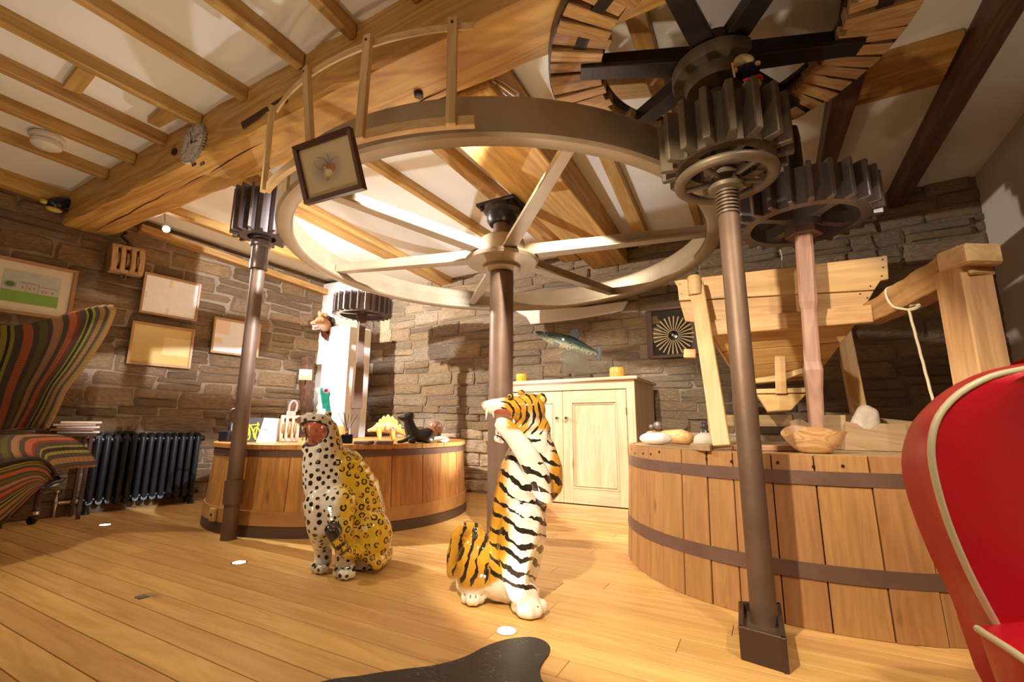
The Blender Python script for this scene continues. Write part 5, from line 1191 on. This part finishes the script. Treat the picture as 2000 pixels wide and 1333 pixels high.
G().ball(cc_+V((0,-.022,0)),.013,12).obj('boss',sm_,nb_,0,True)
# ------------------------------------------------------------------ things on the cupboard
FF=Facing((-1.50,4.02,1.192)); kF=1/FF.K
fs_=thing('fish_sculpture',(-1.50,4.02,1.192),'leaping trout sculpture on a clear glass block, on the cupboard','sculpture')
f_=lambda x,y,o,r:(FF(x,y,o),r*kF)
def fa(co):
    x,y=npproj(co); ax_=np.interp(x,[1048,1105,1170],[655,669,692]); return {'up':(ax_-y)/14.0}
t=MT('trout_glaze',.12); up=t.attr('up'); v_=t.coord(); nz=t.noise(v_,60,3); c=t.ramp(t.math('MULTIPLY_ADD',up,.5,.5),[(.12,(.50,.46,.36)),(.38,(.26,.28,.20)),(.6,(.035,.055,.045)),(.9,(.01,.02,.02))]); c=t.mix(t.math('GREATER_THAN',nz,.62),c,(.01,.012,.012)); t.color(c)
org=[('c',[f_(1056,655,0,6),f_(1074,660,0,12.5),f_(1100,668,0,16),f_(1128,678,0,14),f_(1150,687,0,9),f_(1163,691,0,6)]),('c',[f_(1056,652,.0,5),f_(1048,650,0,3)]),('c',[f_(1060,660,.0,4),f_(1051,657,0,2.5)])]
organic('body',org,t.m,fs_,.006,4,fa)
fin=plain('fin_dark',(.03,.035,.035),.5)
G().prism([FF(x,y,.0) for x,y in ((1160,690),(1172,676),(1175,690),(1172,708),(1166,704),(1160,694))],None,FF.n*.01).obj('tail_fin',fin,fs_,.002)
G().prism([FF(x,y,.0) for x,y in ((1110,655),(1118,645),(1128,643),(1133,655),(1128,664))],None,FF.n*.01).obj('dorsal_fin',fin,fs_,.002)
G().prism([FF(x,y,.05) for x,y in ((1082,668),(1095,672),(1090,678),(1080,674))],None,FF.n*.008).obj('side_fin',fin,fs_,.002)
G().ball(FF(1063,653,.035),.008,10).obj('eye',gloss('fish_eye',(.5,.4,.1)),fs_,0,True)
t=MT('green_glass',.05); t.b.inputs['Transmission Weight'].default_value=.85; t.b.inputs['IOR'].default_value=1.45; t.b.inputs['Transmission Weight'].default_value=1.0; t.color((.80,.92,.86)); v_=t.coord(); t.bump(t.noise(v_,25,4),1.0,.03)
G().prism([FF(x,y,-.06) for x,y in ((1094,732),(1097,712),(1094,697),(1106,688),(1124,686),(1142,692),(1148,712),(1150,730))],None,FF.n*.12).obj('glass_block',t.m,fs_,.008)
for x0,x1,y0,y1,cl,lb in ((1007,1030,716,737,(.62,.50,.06),'yellow glass candle pot at the left end of the cupboard top'),(1191,1220,706,729,(.62,.34,.07),'amber crackled glass candle pot right of the glass block')):
    c_=PY((x0+x1)/2,y1-2,4.05); c_.z=1.192; r_=(x1-x0)/2*kF*1.0; h_=(y1-y0)*kF*.95; T=Matrix.Translation(c_); pt=thing('candle_pot',c_,lb,'candle holder','glass candle pots on the cupboard')
    m_=plain('pot_glass_%d'%x0,cl,.15,0,.5,45); G().lathe([(.0001,0),(r_*.9,0),(r_,.01),(r_,h_*.9),(r_*.93,h_),(r_*.85,h_*.97),(r_*.85,.02),(.0001,.02)],28,T).obj('pot',m_,pt,0,True); G().lathe([(.0001,h_*.55),(r_*.84,h_*.55),(r_*.84,h_*.5)],20,T).obj('wax',M['cream'],pt)
# ------------------------------------------------------------------ things on the left vat
def block(name,t_,Mx,w_,h_,d_,mat,hook=True,flip=False):
    """pulley block: rounded cheeks with three sheave slots, local X width, Z height"""
    for k in range(4):
        xx=-w_/2+w_*(k+.5)/4*1.0; pw=w_/4*.62 if k in(1,2) else w_/4*.72
        xx=(-w_/2+pw/1.0*.5,-w_*.155,w_*.155,w_/2-pw*.5)[k]
        prof=[]; 
        for i in range(20):
            a=2*PI*i/20; ca,sa=math.cos(a),math.sin(a); prof.append((d_/2*math.copysign(abs(ca)**.6,ca),h_/2*math.copysign(abs(sa)**.5,sa)))
        G().prism([Mx@V((xx-pw/2,p[0],p[1])) for p in prof],None,(Mx.to_3x3()@V((pw,0,0)))).obj('cheek',mat,t_,.004)
    for k in range(3):
        xx=(-w_*.30,0,w_*.30)[k]; G().lathe([(.0001,-.008),(h_*.30,-.010),(h_*.27,0),(h_*.30,.010),(.0001,.008)],24,Mx@Matrix.Translation((xx,0,0))@Matrix.Rotation(PI/2,4,'Y')).obj('sheave',M['cog'],t_,0,True)
    for zz in (-1,1): G().box((0,0,zz*h_*.43),(w_*.96,d_*.7,h_*.13),Mx).obj('end_piece',mat,t_,.006)
pbk=thing('pulley_block',LW(243,520,.10),'triple wooden pulley block hanging on the left stone wall','pulley block')
bm_=wood('block_wood',(.30,.15,.06),(.58,.36,.17),'z',.55,False,1,2,.2,.05)
c_=LW(246,510,.11); A_=(LD*1).normalized(); Mx=Matrix((A_,-LN,V((0,0,1)))).transposed().to_4x4(); Mx.translation=c_; Mx=Mx@Matrix.Rotation(-.05,4,'Y')
block('b',pbk,Mx,.25,.27,.15,bm_)
g=G(); g.tube([c_+V((0,0,.12)),c_+V((0,0,.18)),LW(238,462,.09),LW(246,455,.02)],.012,8); g.tube([c_+V((0,0,.135))-A_*.07,c_+V((0,0,.15)),c_+V((0,0,.135))+A_*.06],.016,8); g.obj('hook',M['ironD'],pbk,0,True)
G().tube(spline([c_+V((0,0,-.13)),c_+V((0,0,-.16))+A_*.02,c_+V((0,0,-.19)),c_+V((0,0,-.16))-A_*.02,c_+V((0,0,-.13))],14),.007,8).obj('becket_ring',M['ironR'],pbk,0,True)
pb2=thing('pulley_block',(-3.45,2.72,LVT),'pale wooden pulley block standing on the left vat behind the leopard','pulley block')
FB=Facing((-3.42,2.62,LVT)); cB=FB(566,838,0); cB.z=max(cB.z,LVT+.10); Mx=Matrix((FB.u,-FB.n,V((0,0,1)))).transposed().to_4x4(); Mx.translation=cB
block('b',pb2,Mx,.145,2*(cB.z-LVT)-.002,.10,wood('block_pale_wood',(.50,.30,.19),(.74,.52,.38),'z',.5,False,1,2,.1,.05))
tz=cB.z+(cB.z-LVT); g=G().box((0,0,tz-cB.z+.015),(.07,.04,.035),Mx).obj('strap',wood('strap_wood',(.45,.25,.16),(.68,.44,.32)),pb2,.004)
G().tube(spline([Mx@V((-.02,0,tz-cB.z+.03)),Mx@V((-.015,0,tz-cB.z+.09)),Mx@V((.012,0,tz-cB.z+.12)),Mx@V((.04,0,tz-cB.z+.09)),Mx@V((.035,0,tz-cB.z+.03))],16),.009,8).obj('hook',plain('pinkish_iron',(.40,.28,.24),.5),pb2,0,True)
# lantern behind the pole
ln_=thing('black_lantern',(-3.92,2.55,LVT),'small black box lantern with a ring handle behind the left pole','lantern')
FN=Facing((-3.86,2.55,LVT)); c_=FN(450,853,0); c_.z=LVT+.045; G().box((c_.x,c_.y,c_.z),(.13,.13,.09)).obj('body',M['black'],ln_,.006)
G().lathe([(.03,.09),(.02,.14),(.012,.16)],12,Matrix.Translation((c_.x,c_.y,LVT))).obj('neck',M['ironD'],ln_,0,True)
cr=FN(463,818,0); g=G(); pts=[cr+FN.u*(.085*math.cos(2*PI*k/32))+V((0,0,.085*math.sin(2*PI*k/32))) for k in range(33)]; g.tube(pts,.006,8,False); g.obj('ring_handle',M['ironD'],ln_,0,True)
# bicycle card and leaflet
FC_=Facing((-3.55,2.50,LVT)); cd=thing('bicycle_card',FC_(498,866),'dark card with a yellow bicycle standing on the left vat','card')
def cardq(pts,F,o,name,mat,par): 
    q=[F(x,y,o) for x,y in pts]
    for p in q: p.z=max(p.z,LVT+.001)
    return G().prism(q,None,F.n*.003).obj(name,mat,par)
cardq(((476,817),(515,817),(499,868),(470,868)),FC_,.0,'card',plain('card_dark',(.06,.055,.055),.5),cd)
ym=plain('bicycle_yellow',(.62,.58,.04),.5); g=G()
for A,B in (((487,832),(504,830)),((489,832),(500,857)),((504,830),(498,855)),((487,833),(484,852)),((484,828),(489,834)),((503,826),(506,832))): g.tube([FC_(A[0],A[1],.006),FC_(B[0],B[1],.006)],.006,6)
for cx,cy,rx,ry in ((501,848,6,12),(484,848,4,12)): g.tube([FC_(cx+rx*math.cos(a_*PI/12),cy+ry*math.sin(a_*PI/12),.006) for a_ in range(25)],.006,6,False)
g.obj('bicycle_print',ym,cd)
lf=thing('white_leaflet',FC_(525,866,.02),'white leaflet with faint pink script beside the bicycle card','leaflet')
cardq(((516,817),(551,819),(540,868),(500,868)),FC_,.02,'sheet',plain('leaflet_paper',(.72,.70,.74),.6,0,.02),lf)
g=G(); wv=[FC_(511+k*.42,840+2.4*math.sin(k*1.15)+(2 if k in(3,4,18) else 0),.0245) for k in range(30)]; g.tube(wv,.0011,4); g.obj('script',plain('pink_ink',(.62,.22,.36),.6),lf)
dk_=thing('dark_box',(-3.45,2.76,LVT),'small dark brown box between the leaflet and the pulley block','box'); c_=FB(548,855,-.16); G().box((c_.x,c_.y,LVT+.04),(.05,.05,.08)).obj('box',M['darkwood'],dk_,.003)
# frog
FR=Facing((-3.42,2.98,LVT)); kR=1/FR.K; fr=thing('frog_figurine',(-3.42,2.98,LVT),'green and white ceramic frog figurine behind the leopard','figurine')
f_=lambda x,y,o,r:(FR(x,y,o),r*kR)
c_=FR(632,850,0); 
def fga(co):
    x,y=npproj(co); return {'g':smooth01((x-(623+(y-762)*.14+ (6 if 0 else 0)))/5+.3)*(y<800)+smooth01((x-634)/3)*(y>=790)*1.0}
t=MT('frog_glaze',.12); g_=t.attr('g'); t.color(t.mix(t.math('MULTIPLY',g_,1.0,clamp=True),(.74,.72,.62),t.mix(t.noise(t.coord(),30,3),(.005,.11,.07),(.015,.20,.13))))
organic('body',[('c',[f_(634,771,0,11),f_(628,766,0.01,8),f_(621,762,.01,4.5)]),('c',[f_(632,776,0,11),f_(633,790,0,11),f_(633,806,0,13)]),('c',[f_(633,806,0,11),(V((c_.x,c_.y,LVT+.05)),12*kR)]),f_ and ('c',[f_(624,792,.03,3.5),f_(622,798,.03,4),f_(626,802,.03,3)])],t.m,fr,.006,3,fga)
ce_=FR(637,764,.03); G().ball(ce_,6.5*kR,14).obj('eye',plain('pink_eye_ring',(.62,.25,.30),.2),fr,0,True); G().ball(ce_+FR.n*.016,4*kR,12).obj('pupil',plain('dark_red_pupil',(.14,.01,.02),.1),fr,0,True)
G().ring(.040,.048,0,.008,20,Matrix.Translation(FR(633,788,0))).obj('gold_collar',plain('gold_trim',(.60,.36,.06),.3,.3),fr,0,True)
G().lathe([(.0001,0),(.06,0),(.06,.04),(.045,.06),(.045,max(.07,FR(632,803,0).z-LVT-.02))],24,Matrix.Translation((c_.x,c_.y,LVT))).obj('pedestal',M['ironB'],fr,0,True)
# diffuser
P=PZ(678,868,LVT); P.z=LVT; P=V((-2.90,2.60,LVT)); FD=Facing(P); df=thing('reed_diffuser',P,'black glass reed diffuser with dark sticks on the left vat','diffuser')
T=Matrix.Translation(P); G().box((0,0,.035),(.088,.088,.07),T@Matrix.Rotation(.9,4,'Z')).obj('jar',M['blackg'],df,.006)
G().lathe([(.012,.07),(.016,.078),(.016,.105),(.012,.106)],16,T).obj('neck',M['brass'],df,0,True)
for px,py in ((661,808),(671,805),(674,808),(681,810),(689,810),(698,812)):
    B=FD(px,py,random.uniform(-.02,.02)); G().tube([P+V((0,0,.09)),B],.0022,5).obj('reed',M['blackg'],df)
ob=thing('wooden_pot',(-3.02,2.86,LVT),'small orange wooden pot between leopard and diffuser','pot'); c_=Facing((-3.02,2.86,LVT))(664,838,0); G().lathe([(.0001,0),(.045,0),(.05,.06),(.048,.13),(.03,.135),(.0001,.12)],20,Matrix.Translation((c_.x,c_.y,LVT))).obj('pot',M['stave'],ob,0,True)
# slates
for i,(x,y,w_,d_,rz,zz) in enumerate(((712,871,.13,.10,.4,0),(734,868,.14,.10,.9,.012))):
    P=PZ(x,y-1,LVT+.0); P=V((-2.66+.09*i,2.56+.12*i,LVT+.0)); sl=thing('slate_coaster',P,('flat dark slate piece near the diffuser','flat brown slate piece below the yellow dinosaur')[i],'slate')
    q=[P+Matrix.Rotation(rz,3,'Z')@V(v) for v in ((-w_/2,-d_/2,.001),(w_*.4,-d_*.55,.001),(w_/2,d_*.3,.001),(-w_*.1,d_/2,.001),(-w_*.55,d_*.2,.001))]; G().prism(q,None,(0,0,.022)).obj('slab',plain('slate%d'%i,(.15,.10,.08),.7,0,.3,20,.3),sl,.004)
# dinosaur
FS=Facing((-2.98,3.12,LVT)); kS=1/FS.K; dn=thing('dinosaur_figurine',(-2.98,3.12,LVT),'yellow plated dinosaur toy with brown stripes on the left vat','figurine')
f_=lambda x,y,o,r:(FS(x,y,o),r*kS)
def dz_(x,o): P=FS(x,862,o); P.z=LVT+.017; return P
t=MT('dinosaur_paint',.4); v_=t.coord(); nz=t.noise(t.n('Mapping',{'Vector':v_,'Scale':(28,28,8)}).outputs[0],1,3,.6,1.5); sz=t.n('SeparateXYZ',{0:v_}).outputs[2]; t.color(t.mix(t.math('MULTIPLY',t.math('GREATER_THAN',nz,.52),t.math('GREATER_THAN',sz,.085)),(.80,.48,.10),(.30,.18,.14)))
pr=[('c',[f_(720,842,.04,3),f_(728,840,.03,4.5),f_(740,836,.01,9),f_(757,834,0,12),f_(772,838,0,9),f_(785,846,-.01,5),f_(796,852,-.02,2.5)])]
for x_,o_ in ((741,.05),(740,-.04),(768,.05),(765,-.04)): pr.append(('c',[f_(x_,845,o_*.7,4.5),(dz_(x_+1,o_),3.2*kS)]))
organic('body',pr,t.m,dn,.005,2)
pm_=plain('plate_yellow',(.84,.56,.10),.4,0,.2,30)
for x_,y_,s_ in ((737,829,6),(743,823,8),(750,818,10),(758,816,11),(766,819,10),(773,824,8),(781,832,6)):
    q=[FS(x_-s_*.5,y_+s_*.6,0),FS(x_-s_*.45,y_,0),FS(x_,y_-s_*.55,0),FS(x_+s_*.5,y_,0),FS(x_+s_*.45,y_+s_*.8,0)]; G().prism(q,None,FS.n*.008).obj('back_plate',pm_,dn,.002)
# dark dog
FO=Facing((-2.53,2.95,LVT)); kO=1/FO.K; sd_=thing('dog_figurine',(-2.53,2.95,LVT),'dark bronze lying dog figurine with raised head on the left vat','figurine')
f_=lambda x,y,o,r:(FO(x,y,o),r*kO)
yb=proj(V((-2.53,2.95,LVT)))[1]-867
f_=lambda x,y,o,r:(FO(x,y+yb,o),r*kO)
organic('body',[('c',[f_(778,817,.02,2.5),f_(785,819,.02,5),f_(794,818,.01,9.5),f_(800,815,.0,9.5)]),('e',FO(804,815+yb,-.02),(.02,.015,.03)),('c',[f_(798,824,0,9.5),f_(801,838,0,12),f_(806,850,0,14),f_(818,853,0,13),f_(834,852,0,15),f_(838,856,0,11)]),('c',[f_(800,858,.05,5),f_(786,864,.07,3.5),f_(778,865,.08,3)]),('c',[f_(808,862,.06,6),f_(800,864,.09,3.5)])],iron('bronze_dark',(.03,.025,.02),.35,(.07,.055,.035),.7,30),sd_,.006,3)
# round carved ornament
FE=Facing((-2.72,3.38,LVT)); kE=1/FE.K; hg=thing('round_ornament',(-2.72,3.38,LVT),'round polished brown wood ornament on short legs beside the dark dog','ornament')
ye_=proj(V((-2.72,3.38,LVT)))[1]-861
f_=lambda x,y,o,r:(FE(x,y+ye_,o),r*kE)
organic('body',[('e',FE(849,838+ye_,0),(18*kE,.05,17*kE)),('c',[f_(841,850,.0,4),f_(843,859,.0,2.5)]),('c',[f_(858,850,0,4),f_(856,858,0,3)])],wood('polished_brown',(.20,.08,.04),(.45,.22,.12),'x',.25,False,1,3,.05),hg,.006,3)
for xx in (845,860): G().prism([FE(xx-2.5,834+ye_,.052),FE(xx-.5,824+ye_,.05),FE(xx+2,834+ye_,.052)],None,FE.n*.006).obj('carved_ear',M['cream'],hg)
wb_=thing('wooden_block',(-2.62,3.30,LVT),'tiny wooden block between the round ornament and the white stone','block'); P=V((-2.60,3.27,LVT)); G().box((P.x,P.y,P.z+.014),(.07,.035,.028)).obj('block',M['pale'],wb_,.003)
ws=thing('pebble',(-2.44,3.22,LVT),'white flat stone with a small dark cone at the right rim of the left vat','stone')
P=V((-2.44,3.20,LVT)); organic('stone',[('e',P+V((0,0,.026)),(.075,.05,.026)),('e',P+V((.03,.01,.024)),(.05,.045,.024))],wst,ws,.005,3)
G().lathe([(.0001,.085),(.006,.083),(.016,.045),(.016,.04)],14,Matrix.Translation(P+V((-.02,0,0)))).obj('cone',M['ironD'],ws,0,True)
# ------------------------------------------------------------------ fox head, note, bird, doll, bits
FX=Facing((-4.95,3.93,1.9)); kX=1/FX.K; fx=thing('fox_head_mount',FX(636,660),'stuffed fox head on a dark wooden shield on the plaster pier','trophy')
f_=lambda x,y,o,r:(FX(x,y,o),r*kX)
yq=3.975
q=[PY(x,y,yq) for x,y in ((629,620),(640,616),(652,622),(655,645),(646,658),(638,666),(630,658),(626,640))]
G().prism(q,None,(0,-.022,0)).obj('shield',M['mahog'],fx,.004)
def fxa(co):
    x,y=npproj(co); return {'w':smooth01((y-(630+ (x-612)*.1))/5)*smooth01(1.2-np.abs(x-624)/16)*(y<652)}
t=MT('fox_fur',.9); nz=t.noise(t.coord(),120,2); c=t.mix(t.attr('w'),t.mix(nz,(.34,.15,.06),(.56,.30,.14)),(.66,.58,.50)); t.color(c); t.bump(nz,.5,.006)
organic('head',[('c',[(PY(640,640,3.93),.055),f_(634,636,.10,12),f_(626,630,.18,11)]),('c',[f_(622,631,.22,8),f_(614,632,.28,5),f_(609,632,.30,3)]),('c',[f_(620,640,.22,5),f_(613,643,.26,3.2)]),E_(FX,634,617,.12,5,7,4,20),E_(FX,625,615,.16,4,7,4,-15)],t.m,fx,.006,2,fxa)
G().ball(FX(608,631,.31),.008,10).obj('nose',M['blackg'],fx,0,True)
G().prism([FX(x,y,.28) for x,y in ((609,635),(619,634),(619,639),(611,641))],None,FX.n*.01).obj('teeth',plain('pinkish_teeth',(.75,.5,.45),.4),fx)
nt_=thing('paper_note',LW(596,733,.12),'small curled paper note pinned to the charred corner timber','note')
q=[PP(x,y,LP+LN*.125,LN) for x,y in ((585,722),(610,723),(609,744),(583,743))]
rows=[[q[0].lerp(q[1],k/6)+LN*(.012*math.sin(PI*k/6)) for k in range(7)],[q[3].lerp(q[2],k/6)+LN*(.018*math.sin(PI*k/6)) for k in range(7)]]
uvsheet('sheet',rows,plain('note_paper',(.80,.66,.40),.8,0,.06),nt_,lambda a,b:b,lambda a,b:a,.0015)
bd=thing('bird_ornament',LW(115,405,.14),'small glossy dark bird ornament with a yellow belly high in the corner','ornament')
Pb=LW(117,402,.13)
organic('body',[('e',Pb+V((0,0,.02)),(.06,.10,.055),Matrix.Rotation(.5,4,'X')),('e',Pb+LD*.09+V((0,0,-.02)),(.035,.06,.03))],M['blackg'],bd,.007,3)
organic('belly',[('e',Pb+V((.0,-.03,-.05)),(.03,.055,.025)),('e',Pb+V((.0,-.10,-.01)),(.025,.03,.022))],plain('bird_yellow',(.55,.42,.08),.4),bd,.006,2)
FDl=Facing((.05,1.90,2.125)); kD=1/FDl.K; dl_=thing('plush_figure',(.05,1.93,2.125),'small plush figure in a black jersey with red hem sitting on the right pinion','plush toy')
f_=lambda x,y,o,r:(FDl(x,y,o),r*kD)
bx_=plain('beige_plush',(.50,.38,.18),.95,0,.2,60,.4); bk=plain('black_jersey',(.012,.012,.018),.95,0,.3,60,.4)
organic('head',[E_(FDl,1448,120,.03,15,12,13,-10),('c',[f_(1460,116,.03,9),f_(1468,118,.03,6)])],bx_,dl_,.005,2)
organic('jersey',[E_(FDl,1460,140,.0,22,18,18),('c',[f_(1445,138,.03,8),f_(1434,145,.05,6),f_(1431,152,.05,5)])],bk,dl_,.005,2)
organic('legs',[E_(FDl,1468,168,.0,18,13,14)],plain('yellow_plush',(.55,.45,.12),.95,0,.2,60,.4),dl_,.005,2)
G().tube(spline([FDl(1452,158,.055),FDl(1468,153,.065),FDl(1484,149,.05),FDl(1488,156,.03)],12),.006,8).obj('red_hem',plain('red_hem',(.60,.02,.04),.8),dl_,0,True)
hm_=plain('plush_hand',(.62,.38,.25),.8); organic('hand',[E_(FDl,1436,138,.07,5,5,5)],hm_,dl_,.004,1); organic('hand',[E_(FDl,1480,124,.05,6,5,5,30)],hm_,dl_,.004,1)
G().tube([FDl(1430,124,.08),FDl(1435,152,.08)],.004,6).obj('stick',M['pale'],dl_)
# magazines on a little dark stand by the left wall
ms_=thing('magazine_stand',LW(112,1000,.22),'dark little stand with pale magazines behind the striped chair','stand')
c_=LW(104,848,.17); T=Matrix.Translation((c_.x,c_.y,0))@Matrix.Rotation(-.1,4,'Z'); zt=c_.z
G().box((0,0,zt-.012),(.26,.50,.024),T).obj('top',M['mahog'],ms_,.003)
for a_,b_ in ((-.1,-.22),(.1,-.22),(-.1,.22),(.1,.22)): G().box((a_,b_,(zt-.025)/2),(.025,.025,zt-.026),T).obj('leg',M['mahog'],ms_)
for k in range(5):
    mg=G().box((0,0,0),(.20,.27,.018),Matrix.Translation((c_.x+.01*math.sin(k*2),c_.y+.12+.02*math.cos(k*3),zt+.011+.0205*k))@Matrix.Rotation(-.1+.07*math.sin(k*5),4,'Z')).obj('magazine',plain('magazine_%d'%k,((.55,.45,.35),(.35,.18,.12),(.62,.55,.45),(.5,.3,.2),(.6,.5,.4))[k],.5),None,.002)
    tag(mg,('bottom','second lowest','middle','second highest','top')[k]+' magazine of the small stack behind the striped chair','magazine','magazines on the little stand')
P=PZ(277,1168,0); so=G().box((P.x,P.y,.002),(.05,.04,.004)).obj('floor_plate',plain('green_grey_plate',(.12,.14,.11),.5),None,.001); tag(so,'tiny green-grey square plate set in the floorboards','plate')
cbw=thing('wall_cable',PY(1525,480,4.38),'thin white cable hanging on the stone wall above the hopper','cable'); G().tube(spline([PY(1520,460,4.37),PY(1520,478,4.36),PY(1527,500,4.36),PY(1527,530,4.36)],14),.004,6).obj('cable',M['white'],cbw)
